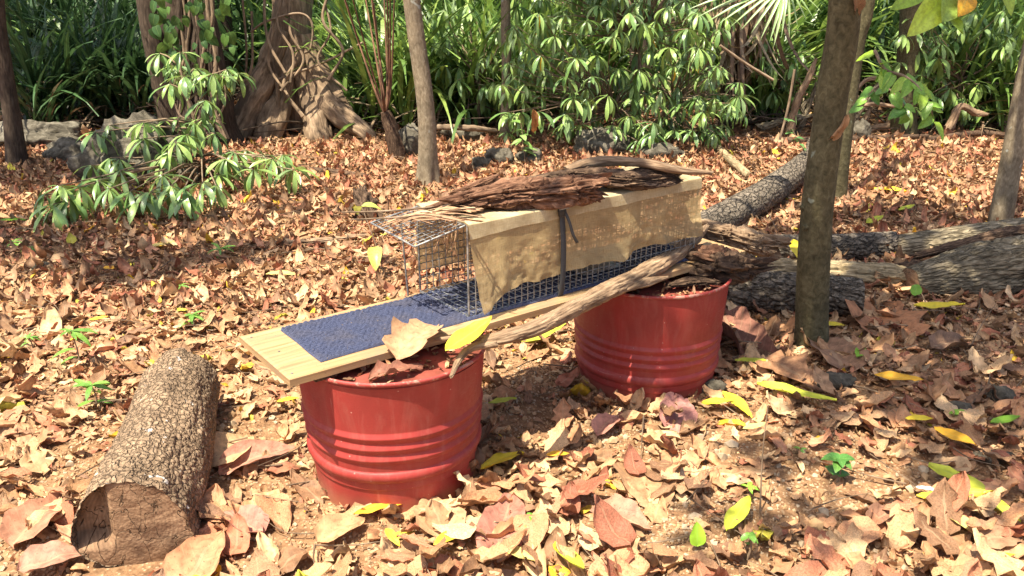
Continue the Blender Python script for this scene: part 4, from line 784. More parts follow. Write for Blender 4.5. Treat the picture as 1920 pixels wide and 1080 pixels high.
# fig tree with buttresses
bf = at(565, 245, 0); Yf = bf[1]
tf = tree('fig', 'buttressed_fig_tree', 'big fig tree with spreading buttress roots at the back', [bf + [0, .1, -.1], at(560, 170, 0, Y=Yf + .1), at(548, 90, 0, Y=Yf + .1), at(545, 0, 0, Y=Yf + .1), at(545, -300, 0, Y=Yf + .1), at(545, -800, 0, Y=Yf + .1)], [.28, .25, .22, .20, .19, .12], M['trunk_ficus'], 64, 160, .3, .3, seed=12.)
for k, (pts, r) in enumerate([(((525, 60), (505, 130), (475, 190), (445, 250)), (.10, .13, .14, .12)), (((570, 70), (600, 160), (640, 215), (690, 250)), (.10, .14, .12, .08)), (((540, 90), (530, 170), (515, 215), (500, 262)), (.10, .12, .14, .12)), (((560, 80), (575, 170), (590, 220), (600, 262)), (.08, .10, .12, .12)), (((510, 150), (470, 200), (455, 225), (440, 262)), (.08, .09, .1, .09))]):
    P = [at(a, b, 0, Y=Yf - .05 - .14 * j) for j, (a, b) in enumerate(pts)]; P[-1][2] = min(P[-1][2], float(ground(P[-1][0], P[-1][1])) + .03); P.append(P[-1] + (P[-1] - P[-2]) * [.5, .5, 0] + [0, 0, -.2]); r = r + (.06,); part('buttress_root', tube(G(), P, r, 28, 50, lambda s, th, k=k: .55 * fbm(np.cos(th) * 1.8 + k, np.sin(th) * 1.8, s * 4, 5)), M['trunk_ficus'], tf)
for k in range(9):
    x0 = random.uniform(450, 620); y0 = random.uniform(-40, 110); P = [at(x0 + random.uniform(-14, 14) * j, y0 + j * 55, 0, Y=Yf - .25 - .08 * j) for j in range(4)]; P = [np.array([p[0], p[1], max(p[2], 0.03)]) for p in P]
    part('aerial_root', tube(G(), P, random.uniform(.008, .02), 7, 26), M['trunk_ficus'], tf)
for k in range(26):
    x0 = random.uniform(330, 400); P = [at(x0 + random.uniform(-6, 10) * j, -40 + j * 75, 0, Y=b2[1] - .24 - .02 * j) for j in range(5)]; P = [np.array([p[0], p[1], max(p[2], 0.03)]) for p in P]
    part('aerial_root', tube(G(), P, random.uniform(.008, .024), 7, 26), M['trunk_dark'] if k % 3 else M['twig'], t2)
# branch stub + dry leaf on the olive trunk
g = G(); scatter(g, leaf_t(1, .4, 12, 6, 'lance', .9, .3, .06, 2.2, .2, seed=77), (at(1590, 215, 0, Y=b6[1] - .09))[None], np.array([[-.35, -.1, -.9]]), np.array([[.2, -1, .2]]), np.array([.13]), np.array([(.46, .26, .13)])); tag(part('caught_leaf', g, M['dry']), 'curled tan dry leaf caught against the olive trunk', 'dry leaf')
g = G(); scatter(g, leaf_t(1, .5, 12, 6, 'ovate', .6, .3, .05, 1.2, .2, seed=78), (at(1600, -30, 0, Y=b6[1] - .06))[None], np.array([[.35, -.1, -.9]]), np.array([[.2, -1, .2]]), np.array([.13]), np.array([(.30, .17, .09)])); tag(part('caught_leaf', g, M['dry']), 'brown dry leaf caught between the crossing trunks at the top', 'dry leaf')
part('knot', chunk('knot', [at(1512, 385, 0, Y=b6[1]), at(1503, 392, 0, Y=b6[1] - .01)], [.018, .012], '', '', M['trunk_olive'], 1, 16, 8, .3, t6, 3.).data and tube(G(), [at(1515, 425, 0, Y=b6[1] - .03), at(1506, 428, 0, Y=b6[1] - .04)], [.014, .01], 12, 6), M['trunk_olive'], t6)

# ============================================================ CROWNS: unseen leafy limbs, placed above the frame to throw the dappled shade
CROWN_T = [leaf_t(1, .42, 2, 2, 'lance', .5, .2, .02, seed=300 + k) for k in range(4)]
def crown(key, blobs, limbs=True, lc=(.05, .12, .02)):
    t, pts, r, mat = TREES[key]; g = G(); lg = G(); hub = np.asarray(pts[-2], float)
    for (x, y, z, rad, n) in blobs:
        d = rng.normal(size=(n, 3)); d /= np.linalg.norm(d, axis=1)[:, None]; P = np.array([x, y, z]) + d * (rng.uniform(0, 1, n) ** .45)[:, None] * rad * np.array([1, 1, .55]); a, nn = rdir(n, .6)
        col = np.array(lc) * rng.uniform(.6, 1.7, (n, 1)); i = rng.integers(4, size=n)
        for q in range(4): mk = i == q; scatter(g, CROWN_T[q], P[mk], a[mk], nn[mk], rng.uniform(.12, .21, mk.sum()), col[mk])
        if limbs: e = np.array([x, y, z]); tube(lg, [hub, hub * .5 + e * .5 + rng.normal(0, .12, 3), e], [.035, .02, .008], 7, 12)
    part('crown', g, M['green'], t, kind='stuff')
    if limbs and lg.n: part('limbs', lg, mat, t)
def sh(px, py, rad, dens, H=4.6, zt=0.):
    """blob whose shadow falls at the ground point seen at (px, py)"""
    p = at(px, py, zt); k = (H - zt) / -SUN[2]; q = p - SUN * k; return (q[0], q[1], q[2], rad, int(dens * rad * rad * 520))
crown('olive', [sh(1650, 500, .5, 1.7), sh(1480, 580, .34, 1.9), sh(1800, 620, .5, 2.2), sh(1500, 450, .35, 2), sh(1700, 720, .35, 2.4), sh(1880, 760, .4, 1.9), sh(1560, 760, .2, 1.6), sh(1760, 870, .18, 1.2), sh(1420, 520, .3, 2.2), sh(1620, 620, .3, 1.6), sh(1880, 900, .22, 1.5), sh(1480, 860, .13, 2), sh(1330, 1000, .1, 1.6), sh(1560, 1000, .16, 1.6), sh(1240, 640, .17, 2.4), sh(1200, 420, .10, 2.6, 4.6, .75), sh(1100, 400, .07, 2.6, 4.6, .75), sh(1280, 380, .08, 2.6, 4.6, .75), sh(1540, 300, .25, 1.6, 4.6, .9)])
crown('right', [sh(1900, 560, .6, 2.2), sh(1750, 420, .5, 1.6), sh(1900, 460, .4, 2), sh(1640, 420, .4, 1.7)])
crown('rear', [sh(1500, 250, .6, 1.4), sh(1700, 240, .7, 1.6), sh(1850, 230, .7, 1.4)])
crown('left', [sh(60, 330, .8, 2), sh(120, 475, .42, 2.2), sh(300, 500, .36, 2.2), sh(420, 480, .28, 2.), sh(30, 440, .45, 2.), sh(520, 470, .2, 1.5), sh(330, 420, .35, 1.), sh(560, 400, .3, .8), sh(200, 380, .4, 1.2), sh(230, 520, .3, 1.5)])
crown('vine', [sh(100, 230, 1.0, 2.2), sh(250, 220, .9, 2.2), sh(330, 120, 1.2, 2.2), sh(150, 130, 1.3, 2.4), sh(20, 200, 1.2, 2), sh(0, 100, 1.6, 2)])
crown('slender', [(b4[0] - .6, b4[1] + .3, 5.0, .5, 120), (b4[0] + .2, b4[1] + .5, 5.2, .5, 120)])
crown('fig', [(bf[0] + dx, Yf + dy, 4.8 + dz, .9, 260) for dx, dy, dz in ((0, 1.6, .5), (1., 1.4, .2), (.2, 2.5, .8), (-1.6, 2.0, .3))])
crown('thin back', [(b5[0] + .2, b5[1] + .2, 3.6, .5, 120), sh(870, 248, .45, 1.6), sh(700, 258, .4, 1.3)]); crown('thin dark', [(b2b[0] - .3, b2b[1], 3.6, .8, 200)])
crown('deep', [(b9[0], b9[1] + 1.5, 4.2, 1., 260), sh(1000, 262, .5, 1.5), sh(1150, 270, .45, 1.8), sh(1290, 262, .45, 1.6)]); crown('brown', [(b10[0], b10[1], 3.8, .8, 200), sh(1400, 250, .5, 1.6), sh(1550, 240, .5, 1.6)]); crown('mid', [(b11[0], b11[1], 4.2, .8, 200)])

# ============================================================ THICKET
STRAP = [leaf_t(1, .035, 7, 1, 'strap', random.uniform(.5, 2.0), 0, .01, seed=400 + k) for k in range(8)]
def strap_clump(g, c, n, L, cols, spread=.25, up=1.25):
    a = rng.uniform(0, 2 * np.pi, n); e = np.clip(rng.normal(up, .25, n), .3, 1.5); A = np.stack([np.cos(a) * np.cos(e), np.sin(a) * np.cos(e), np.sin(e)], -1); N = np.stack([-np.cos(a) * np.sin(e), -np.sin(a) * np.sin(e), np.cos(e)], -1)
    P = np.asarray(c) + np.stack([rng.normal(0, spread, n), rng.normal(0, spread, n), rng.uniform(-.02, .25, n) * L], -1); col = np.array(cols)[rng.integers(len(cols), size=n)] * rng.uniform(.7, 1.3, (n, 1)); i = rng.integers(8, size=n)
    for q in range(8): mk = i == q; scatter(g, STRAP[q], P[mk], A[mk], N[mk], rng.uniform(.6, 1.15, mk.sum()) * L, col[mk])
SC = [(.12, .22, .045), (.09, .17, .04), (.17, .28, .055), (.25, .35, .07)]; DC = [(.03, .07, .025), (.04, .09, .03), (.05, .11, .04)]; BC = [(.28, .2, .12), (.2, .13, .08), (.35, .28, .17)]  # DC: forest shade on the left put into darker leaf greens
# near individual clumps
for px, py, L, cols, lab in ((705, 225, 1.1, SC, 'strap leaf clump right behind the red cane stems'), (740, 240, 1.4, SC, 'tall strap leaf clump left of the slender trunk'), (850, 235, 1.4, SC, 'strap leaf clump just right of the slender trunk'), (920, 232, 1.3, SC, 'strap leaf clump before the thin pale trunk'), (1000, 222, 1.2, SC, 'strap leaf clump behind the left of the whorled shrub'),
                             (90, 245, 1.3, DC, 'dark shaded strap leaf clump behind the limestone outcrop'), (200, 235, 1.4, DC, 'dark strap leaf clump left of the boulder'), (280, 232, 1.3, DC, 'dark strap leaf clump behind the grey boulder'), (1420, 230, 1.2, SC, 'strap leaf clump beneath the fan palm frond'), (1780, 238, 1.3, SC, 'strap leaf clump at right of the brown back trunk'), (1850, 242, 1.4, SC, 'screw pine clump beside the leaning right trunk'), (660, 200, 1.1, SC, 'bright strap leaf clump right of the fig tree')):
    c = at(px, py, 0); c[2] = float(ground(c[0], c[1])); t = thing('strap_leaf_plant', lab, 'plant', c); g = G(); strap_clump(g, c, 150, L, cols, .16); part('blades', g, M['green'], t, kind='stuff')
    g = G(); strap_clump(g, c, 40, L * .6, BC, .15, .7); part('dead_blades', g, M['dry'], t, kind='stuff')
g = G()
for k in range(300):
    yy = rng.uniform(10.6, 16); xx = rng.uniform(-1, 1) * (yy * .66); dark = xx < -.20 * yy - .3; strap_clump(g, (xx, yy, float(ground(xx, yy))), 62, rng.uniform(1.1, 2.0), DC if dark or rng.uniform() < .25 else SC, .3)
tag(part('strap_leaf_thicket', g, M['green'], org=(0, 12, 0)), 'dense green thicket of long strap leaves across the back', 'undergrowth', kind='stuff')
g = G()
for k in range(60):
    yy = rng.uniform(9.9, 11.5); xx = rng.uniform(-1, 1) * (yy * .62); strap_clump(g, (xx, yy, float(ground(xx, yy))), 26, rng.uniform(.5, .9), BC, .3, .8)
tag(part('dead_blade_skirt', g, M['dry'], org=(0, 10, 0)), 'dead brown blades hanging at the foot of the thicket', 'dead leaves', kind='stuff')
g = G()
for k in range(520):
    yy = rng.uniform(8.6, 11.2); xx = rng.uniform(-1, 1) * (yy * .62); L = rng.uniform(.25, 1.1); a = rng.uniform(0, 6.28); zz = float(ground(xx, yy)) + rng.uniform(.0, .12); e = rng.uniform(-.05, .75) * rng.uniform(); d = np.array([math.cos(a) * math.cos(e), math.sin(a) * math.cos(e), math.sin(e)]) * L
    tube(g, [np.array([xx, yy, zz]), np.array([xx, yy, zz]) + d * .5 + rng.normal(0, .05, 3), np.array([xx, yy, zz]) + d], [rng.uniform(.005, .016), .004], 5, 8, caps=False)
tag(part('fallen_brushwood', g, M['trunk_dark'], org=(0, 10, 0)), 'tangled fallen brushwood and dead sticks along the forest edge', 'brushwood', kind='stuff')
# broad-leaved undergrowth behind and above the straps, closes the view
g = G(); n = 26000; yy = rng.uniform(11.5, 19, n); xx = rng.uniform(-1, 1, n) * (yy * .7); zz = rng.uniform(.2, 1, n) ** .8 * rng.uniform(1.5, 4.2, n); kp = vnoise(xx * .9, yy * .9, zz * .9) + .25 * (yy - 12) / 6 > -.18; xx, yy, zz = xx[kp], yy[kp], zz[kp]; n = len(xx); a, nn = rdir(n, .7); i = rng.integers(4, size=n)
col = np.array([(.09, .17, .04), (.14, .25, .05), (.06, .12, .035), (.21, .31, .07)])[rng.integers(4, size=n)] * rng.uniform(.7, 1.3, (n, 1)); col[xx < -.2 * yy - .3] *= 1
for q in range(4): mk = i == q; scatter(g, CROWN_T[q], np.stack([xx, yy, zz], -1)[mk], a[mk], nn[mk], rng.uniform(.14, .3, mk.sum()), col[mk])
tag(part('undergrowth', g, M['green'], org=(0, 14, 0)), 'broad leaved forest undergrowth closing the view behind the thicket', 'undergrowth', kind='stuff')
g = G(); n = 15000; yy = rng.uniform(19, 34, n); xx = rng.uniform(-1, 1, n) * (yy * .8); zz = rng.uniform(0, 6.5, n); a, nn = rdir(n, .8); i = rng.integers(4, size=n); col = np.array([(.04, .10, .03), (.07, .15, .04)])[rng.integers(2, size=n)]
for q in range(4): mk = i == q; scatter(g, CROWN_T[q], np.stack([xx, yy, zz], -1)[mk], a[mk], nn[mk], rng.uniform(.5, .9, mk.sum()), col[mk])
tag(part('far_forest', g, M['green'], org=(0, 25, 0)), 'far forest foliage beyond the thicket', 'forest', kind='stuff')

# ============================================================ WHORLED SHRUBS
WH = [leaf_t(1, random.uniform(.17, .235), 6, 2, 'obov', random.uniform(.6, 1.4), .25, .02, seed=500 + k) for k in range(6)]
WCOL = [(.23, .35, .09), (.28, .42, .10), (.13, .24, .075), (.28, .42, .12), (.20, .30, .12), (.15, .28, .07)]
WM = {}
def wmesh(k, ci, mat='glossy', cols=WCOL):
    key = (k, ci, mat, len(cols))
    if key not in WM: V, Q, UV = WH[k]; WM[key] = G().add(V, q=Q, uv=UV, col=np.array(cols[ci])).mesh('leaf', M[mat])
    return WM[key]
YM = G().add(WH[0][0], q=WH[0][1], uv=WH[0][2], col=np.array((.75, .45, .04))).mesh('leaf', M['yellow'])
def place(parent, me, P, A, N, S, name='leaf'):
    o = bpy.data.objects.new(name, me); C.objects.link(o); o.parent = parent; A, Bb, N = frames(A[None], N[None]); L = P - ORG[parent.name]; mt = Matrix.Identity(4)
    for r in range(3): mt[r][0], mt[r][1], mt[r][2], mt[r][3] = A[0, r] * S, Bb[0, r] * S, N[0, r] * S, L[r]
    o.matrix_basis = mt; return o
def whorl(parent, c, S, budget, g, n=None, tiltx=(0, 0), yellow=0., pm='glossy'):
    n = n or int(rng.integers(8, 13)); a0 = rng.uniform(0, 6.28)
    for k in range(n):
        a = a0 + 6.283 * k / n + rng.normal(0, .18); e = rng.uniform(-.95, .1) + tiltx[0] * math.cos(a) + tiltx[1] * math.sin(a); A = np.array([math.cos(a) * math.cos(e), math.sin(a) * math.cos(e), math.sin(e)]); N = np.array([-math.cos(a) * math.sin(e), -math.sin(a) * math.sin(e), math.cos(e)]) + rng.normal(0, .15, 3); s = S * rng.uniform(.7, 1.1)
        if rng.uniform() < yellow: A = np.array([A[0] * .3, A[1] * .3, -1]); N = np.array([math.cos(a), math.sin(a), .2])
        if budget[0] > 0:
            me = YM if A[2] < -.94 and yellow else wmesh(int(rng.integers(6)), int(rng.integers(6)), pm); place(parent, me, np.asarray(c) + A * .01, A, N, s); budget[0] -= 1
        else: scatter(g, WH[int(rng.integers(6))], (np.asarray(c) + A * .01)[None], A[None], N[None], np.array([s]), np.array([WCOL[int(rng.integers(6))]]))
# left drooping shrub: whorl tips seen at (px, py, depth)
bs = at(384, 332, 0); bs[2] = float(ground(bs[0], bs[1]))
t = thing('drooping_shrub', 'small shrub of drooping whorled leaves before the grey boulder', 'shrub', bs); bud = [300]; gx = G(); st = G(); Yb = bs[1]
tips = [(300, 102, .1), (338, 100, 0), (345, 145, -.2), (375, 142, 0), (425, 132, .1), (447, 140, .2), (205, 237, -.2), (250, 240, -.1), (292, 224, .1), (335, 222, 0), (382, 224, 0), (402, 252, -.3), (350, 255, -.3), (315, 288, -.5), (172, 312, -.5), (206, 298, -.4), (440, 286, -.3), (492, 292, -.2), (530, 292, -.1), (462, 284, 0), (410, 330, -.7), (380, 345, -.8), (345, 356, -.9), (322, 350, -.8), (282, 362, -.9), (245, 360, -.9), (205, 356, -.9), (150, 352, -.9), (112, 350, -.8), (85, 368, -1), (365, 130, .1), (225, 300, -.4), (300, 300, -.4)]
main = [bs, at(372, 250, 0, Y=Yb), at(350, 180, 0, Y=Yb), at(335, 110, 0, Y=Yb)]; tube(st, main, [.022, .016, .012, .006], 8, 30); mp_ = smooth_path(main, 20)
tips = [(a, b, -1.35 if b > 335 else d) for a, b, d in tips] + [(130, 372, -1.4), (185, 340, -1.2), (265, 375, -1.4), (350, 372, -1.4), (405, 350, -1.3), (225, 322, -1.), (510, 300, -.6), (420, 300, -.6), (270, 232, -.3), (365, 232, -.2), (330, 125, .2), (400, 140, 0), (100, 385, -1.5), (305, 330, -1.1), (180, 250, -.3), (270, 262, -.4), (330, 270, -.5), (425, 300, -.6), (410, 165, .1), (320, 160, 0), (385, 190, -.1), (475, 320, -.8), (550, 320, -.7)]
for x_, y_, dY in tips:
    c = at(x_, y_ - 2, 0, Y=Yb + dY); k = int(np.argmin(np.linalg.norm(mp_ - (c - [0, 0, .12]), axis=1))); tube(st, [mp_[k], (mp_[k] + c) / 2 + [0, 0, .03], c], [.008, .006, .004], 6, 12); whorl(t, c, rng.uniform(.17, .235), bud, gx, yellow=.03)
part('stems', st, M['twig'], t); 
if gx.n: part('more_leaves', gx, M['glossy'], t, kind='stuff')
# big glossy shrub behind the cage
bs = at(1180, 268, 0); bs[2] = float(ground(bs[0], bs[1])); Yb = bs[1]
t = thing('glossy_shrub', 'large shrub with shining whorled leaves behind the cage', 'shrub', bs); bud = [300]; gx = G(); st = G(); hubs = [at(1150, 200, 0, Y=Yb), at(1260, 190, 0, Y=Yb), at(1200, 60, 0, Y=Yb + .2)]
for h in hubs: tube(st, [bs, (bs + h) / 2 + rng.normal(0, .05, 3), h], [.04, .025, .015], 8, 16)
cand = []
front = [(940, 165), (985, 165), (1015, 110), (1010, 30), (1060, 35), (1100, 45), (1145, 40), (1180, 30), (1080, 115), (1120, 110), (1150, 75), (1060, 150), (1110, 150), (1160, 135), (1205, 50), (1230, 45), (1255, 95), (1290, 60), (1265, 130), (1240, 175), (1310, 95), (1330, 150), (1345, 130), (1280, 200), (1225, 235), (1180, 225), (1150, 240), (1195, 270), (1220, 255), (1265, 250), (1300, 250), (1340, 255), (1385, 185), (1370, 200), (1320, 215), (1090, 240), (1060, 220), (1010, 215), (1140, 185), (1040, 75), (1310, 30), (1350, 60), (970, 75), (1390, 215), (1250, 20), (1340, 190), (1100, 190), (1075, 190)]
for x_, y_ in front: cand.append(at(x_, y_ - 6, 0, Y=Yb - rng.uniform(.5, .9)))
for k in range(230): cand.append(at(rng.uniform(950, 1390), rng.uniform(-60, 250), 0, Y=Yb + rng.uniform(-.6, .7)))
for k in range(30): cand.append(at(rng.uniform(960, 1380), rng.uniform(-140, -20), 0, Y=Yb + rng.uniform(-.6, .7)))
for c in cand:
    h = min(hubs, key=lambda q: np.linalg.norm(q - c)); tube(st, [h, (h + c) / 2 + rng.normal(0, .04, 3), c], [.009, .006, .003], 5, 8, caps=False); whorl(t, c, rng.uniform(.15, .22), bud, gx, yellow=.012)
part('stems', st, M['twig'], t); part('more_leaves', gx, M['glossy'], t, kind='stuff')
# darker whorled shrubs further back
for px, py, lab, wx, wy, nn_, pm in ((1800, 245, 'finer whorled shrub at the right behind the clearing', 230, 190, 75, 'green'), (900, 245, 'whorled shrub mixed with strap leaves behind the thin pale trunk', 160, 200, 45, 'green'), (90, 200, 'dark shaded whorled shrub in the upper left corner', 260, 140, 70, 'green'), (470, 175, 'leafy shrub between vine covered tree and fig tree', 50, 120, 12, 'green'), (1460, 235, 'small leafy shrub before the dead fan leaves', 90, 150, 22, 'green')):
    bs = at(px, py, 0); bs[2] = float(ground(bs[0], bs[1])); t = thing('whorled_shrub', lab, 'shrub', bs); st = G(); gx = G(); h = at(px, py - wy * .5, 0, Y=bs[1]); tube(st, [bs, (bs + h) / 2 + rng.normal(0, .05, 3), h], [.03, .02, .012], 7, 12)
    for k in range(nn_):
        c = at(px + rng.uniform(-.5, .5) * wx, py - 35 - rng.uniform(0, 1) * wy, 0, Y=bs[1] + rng.uniform(-.5, .7)); tube(st, [h, (h + c) / 2 + rng.normal(0, .05, 3), c], [.008, .005, .003], 5, 8, caps=False); whorl(t, c, rng.uniform(.2, .27), [0], gx)
    part('stems', st, M['twig'], t); part('foliage', gx, M[pm], t, kind='stuff')

# ============================================================ BROAD LEAF BRANCHES, PALM, CANES
def branchlet(name, label, stem, r, leaves, L, shape='heart', W=.75, cols=((.15, .34, .04), (.24, .42, .05)), droop=.6, cat='branch', mat='green', org=None):
    S0 = smooth_path(stem, 30); t = thing(name, label, cat, S0[0] if org is None else org); part('stem', tube(G(), stem, r, 7, 30), M['twig'], t); ms = [G().add(*(lambda q: (q[0], q[1]))(leaf_t(1, W, 10, 6, shape, random.uniform(.2, .7), .25, .02, seed=600 + k)), uv=leaf_t(1, W, 10, 6, shape, .3, .25, .02, seed=600 + k)[2], col=np.array(cols[k % len(cols)])).mesh('leaf', M[mat]) for k in range(3)]
    for k in range(leaves):
        f = (k + .7) / leaves; c = S0[int(f * 29)]; a = rng.uniform(0, 6.28); A = np.array([math.cos(a), math.sin(a) * .7, -droop + rng.normal(0, .25)]); N = np.array([rng.normal(0, .3), -.6, .8]); place(t, ms[k % 3], c, A, N, L * rng.uniform(.7, 1.15))
    return t
branchlet('broadleaf_branch', 'hanging branch of bright green leaves right of the crossing trunks', [at(1640, 95, 0, Y=5.2), at(1660, 130, 0, Y=5.1), at(1700, 145, 0, Y=5.), at(1735, 180, 0, Y=4.9), at(1755, 235, 0, Y=4.9)], [.01, .008, .003], 26, .12, 'ovate', .5, ((.22, .42, .05), (.32, .5, .05)), .5)
branchlet('broadleaf_branch', 'spray of green leaves beside the right flank of the rear trunk', [at(1615, 200, 0, Y=5.4), at(1650, 160, 0, Y=5.4), at(1690, 190, 0, Y=5.3), at(1700, 215, 0, Y=5.3)], [.008, .006, .003], 14, .11, 'ovate', .6, ((.13, .3, .05), (.2, .4, .05)), .5)
# large leaves at the top right, close to the lens
t = thing('overhanging_branch', 'overhanging branch with large lime green leaves at the top right', 'branch', at(1790, -60, 0, Y=3.)); part('stem', tube(G(), [at(1790, -260, 0, Y=3.1), at(1785, -60, 0, Y=3.), at(1780, -10, 0, Y=3.), at(1880, -30, 0, Y=3.1)], [.008, .006, .005, .003], 7, 30), M['twig'], t)
for (x0, y0), (x1, y1), W, col in (((1770, -5), (1712, 62), .5, (.5, .68, .08)), ((1790, -10), (1775, 35), .7, (.3, .45, .09)), ((1765, 15), (1812, 55), .45, (.26, .42, .04)), ((1815, -12), (1805, 24), .6, (.7, .38, .03)), ((1872, -40), (1906, 22), .4, (.35, .5, .06)), ((1730, -20), (1680, 12), .4, (.3, .48, .05))):
    p, q = at(x0, y0, 0, Y=3.), at(x1, y1, 0, Y=2.9); A = q - p; V, Q, UV = leaf_t(1, W, 12, 6, 'ovate', .3, .25, .02, seed=x0); o = place(t, G().add(V, q=Q, uv=UV, col=np.array(col)).mesh('leaf', M['green']), p, A, np.array([.3, -.9, .5]), float(np.linalg.norm(A)))
t = thing('fan_palm_frond', 'drooping fan palm frond hanging in at the top right', 'palm', at(1480, -60, 0, Y=5.4)); hubp = at(1475, -30, 0, Y=5.4); part('stalk', tube(G(), [hubp, hubp + [.05, .1, .5], hubp + [.3, .3, 1.3]], [.012, .014, .018], 8, 20), M['twig'], t)
for k, (x1, y1) in enumerate([(1300, 12), (1322, 22), (1345, 28), (1368, 36), (1388, 44), (1408, 52), (1428, 64), (1446, 70), (1455, 78), (1470, 60), (1486, 62), (1502, 44), (1520, 34), (1535, 28), (1548, 12), (1290, -8)]):
    p = hubp; q = at(x1, y1, 0, Y=5.4 - .25 * (1 - abs(k - 8) / 9)); A = q - p; V, Q, UV = leaf_t(1, .055, 14, 2, 'strap', .35, .5, .002, seed=k); place(t, G().add(V, q=Q, uv=UV, col=np.array([(.30, .42, .17), (.25, .38, .14)][k % 2])).mesh('leaflet', M['glossy']), p, A, np.array([0, -.6, .8]), float(np.linalg.norm(A)), 'leaflet')
# red brown canes
bc = at(748, 300, 0); t = thing('cane_clump', 'clump of reddish brown canes with a dark base left of the slender trunk', 'plant', bc); part('base', tube(G(), [bc + [0, 0, -.05], bc + [-.04, 0, .2], bc + [-.1, 0, .42]], [.07, .06, .045], 20, 24, lambda s, th: .4 * fbm(np.cos(th) * 2, np.sin(th) * 2, s * 12, 3)), M['fibre_dark'], t)
for k in range(11):
    x1 = random.uniform(630, 765); part('cane', tube(G(), [bc + [-.1, 0, .38], at(730 + (x1 - 730) * .35, 150, 0, Y=bc[1] + random.uniform(-.2, .3)), at(x1, -40, 0, Y=bc[1] + random.uniform(-.4, .5))], [.011, .009, .005], 6, 18), M['cane'], t)
# hanging dead fan leaves
c = at(1385, 20, 0, Y=9.0); t = thing('dead_palm_skirt', 'bundle of dead brown palm blades hanging right of the glossy shrub', 'dead palm', np.array([c[0], c[1], 0.])); g = G(); n = 130; a = rng.uniform(0, 6.28, n); P = np.stack([c[0] + rng.normal(0, .16, n), c[1] + rng.normal(0, .16, n), c[2] + rng.uniform(-.1, .3, n)], -1); A = np.stack([rng.normal(0, .25, n), rng.normal(0, .2, n), -np.ones(n)], -1); N = np.stack([np.cos(a), np.sin(a), .2 + 0 * a], -1)
for q in range(8): scatter(g, STRAP[q], P[q::8], A[q::8], N[q::8], rng.uniform(.7, 1.3, len(P[q::8])), np.array(BC)[rng.integers(3, size=len(P[q::8]))])
part('blades', g, M['dry'], t, kind='stuff'); part('trunk', tube(G(), [np.array([c[0], c[1] + .1, 0]), c + [0, .1, .4]], [.09, .11], 14, 12, lambda s, th: .2 * fbm(np.cos(th), np.sin(th), s * 6)), M['trunk_dark'], t)
# liana stems
for k, (pts, lab) in enumerate([([(470, 60), (500, 40), (560, 25), (585, 45), (583, 90), (572, 100)], 'looping liana across the fig trunk'), ([(455, 190), (520, 150), (600, 120), (680, 80)], 'thin liana crossing before the buttress roots'), ([(700, 5), (712, 120), (720, 240)], 'vertical liana left of the canes'), ([(455, 0), (462, 120), (445, 275)], 'upright thin stem left of the fig buttress'), ([(1350, 85), (1400, 120), (1450, 150)], 'thin bare stem before the dead palm blades'), ([(1490, 130), (1478, 200), (1462, 262)], 'thin upright stem left of the olive trunk')]):
    Yq = 8.6 if k < 4 else 7.2; tag(part('liana', tube(G(), [at(a, b, 0, Y=Yq) for a, b in pts], .011, 6, 40), M['twig']), lab, 'liana')
# root tangle of a fallen tree
c = at(1640, 255, 0); t = thing('root_tangle', 'pale twisted roots of a fallen tree behind the crossing trunks', 'roots', c)
for k, pts in enumerate([[(1590, 250), (1610, 210), (1640, 170), (1660, 145)], [(1660, 262), (1668, 220), (1690, 190), (1672, 160)], [(1480, 250), (1495, 190), (1520, 140), (1530, 110)], [(1500, 240), (1520, 190), (1530, 155)], [(1610, 262), (1640, 240), (1680, 235), (1720, 220)], [(1600, 200), (1640, 195), (1680, 200)], [(1420, 240), (1480, 225), (1530, 215)], [(1600, 175), (1625, 150), (1655, 150), (1690, 165)], [(1780, 240), (1800, 200), (1830, 212), (1850, 215)], [(1490, 255), (1510, 225), (1505, 200), (1525, 180)], [(1625, 262), (1620, 230), (1632, 205)]]):
    chunk('root', [at(a, b, 0, Y=c[1] + .2 * math.sin(k * 2.1)) for a, b in pts], [.022, .018, .02, .008] if k % 2 else [.04, .032, .03, .012], '', '', M['drift'] if k % 3 else M['mossy'], 1, 18, 40, .7, t, k * 1.)
# ============================================================ SEEDLINGS
def seedling(px, py, h, n, L, label, cols=((.14, .3, .05), (.2, .38, .06)), shape='lance', W=.22, lean=(0, 0), whor=True, stemcol='twig'):
    b = at(px, py, 0); b[2] = float(ground(b[0], b[1])); t = thing('seedling', label, 'seedling', b); top_ = b + [lean[0], lean[1], h]; part('stem', tube(G(), [b, (b + top_) / 2 + [.008, 0, 0], top_], [.004, .003, .002], 6, 10), M[stemcol], t)
    V = [leaf_t(1, W, 8, 4, shape, random.uniform(.4, 1.1), .25, .02, seed=int(px) + k) for k in range(2)]; ms = [G().add(v[0], q=v[1], uv=v[2], col=np.array(cols[k % len(cols)])).mesh('leaf', M['green']) for k, v in enumerate(V)]
    for k in range(n):
        f = 1 if whor and k < n * .6 else rng.uniform(.3, 1); a = 2.4 * k + rng.normal(0, .2); e = rng.uniform(-.3, .5); A = np.array([math.cos(a) * math.cos(e), math.sin(a) * math.cos(e), math.sin(e)]); place(t, ms[k % 2], b * (1 - f) + top_ * f, A, np.array([-A[0] * .5, -A[1] * .5 - .2, 1.]), L * rng.uniform(.7, 1.15))
    return t
seedling(150, 690, .17, 11, .10, 'narrow leaved seedling behind the scaly log, upper one of two', lean=(-.02, .02)); seedling(180, 765, .10, 10, .10, 'narrow leaved seedling close against the scaly log', W=.26)
seedling(362, 615, .07, 9, .075, 'small bright seedling behind the near end of the plank', W=.28); seedling(415, 485, .06, 9, .09, 'small green seedling in the half shade behind the plank'); seedling(28, 470, .05, 7, .08, 'tiny seedling near the left edge'); seedling(55, 480, .05, 7, .08, 'tiny pale seedling right of the one near the left edge')
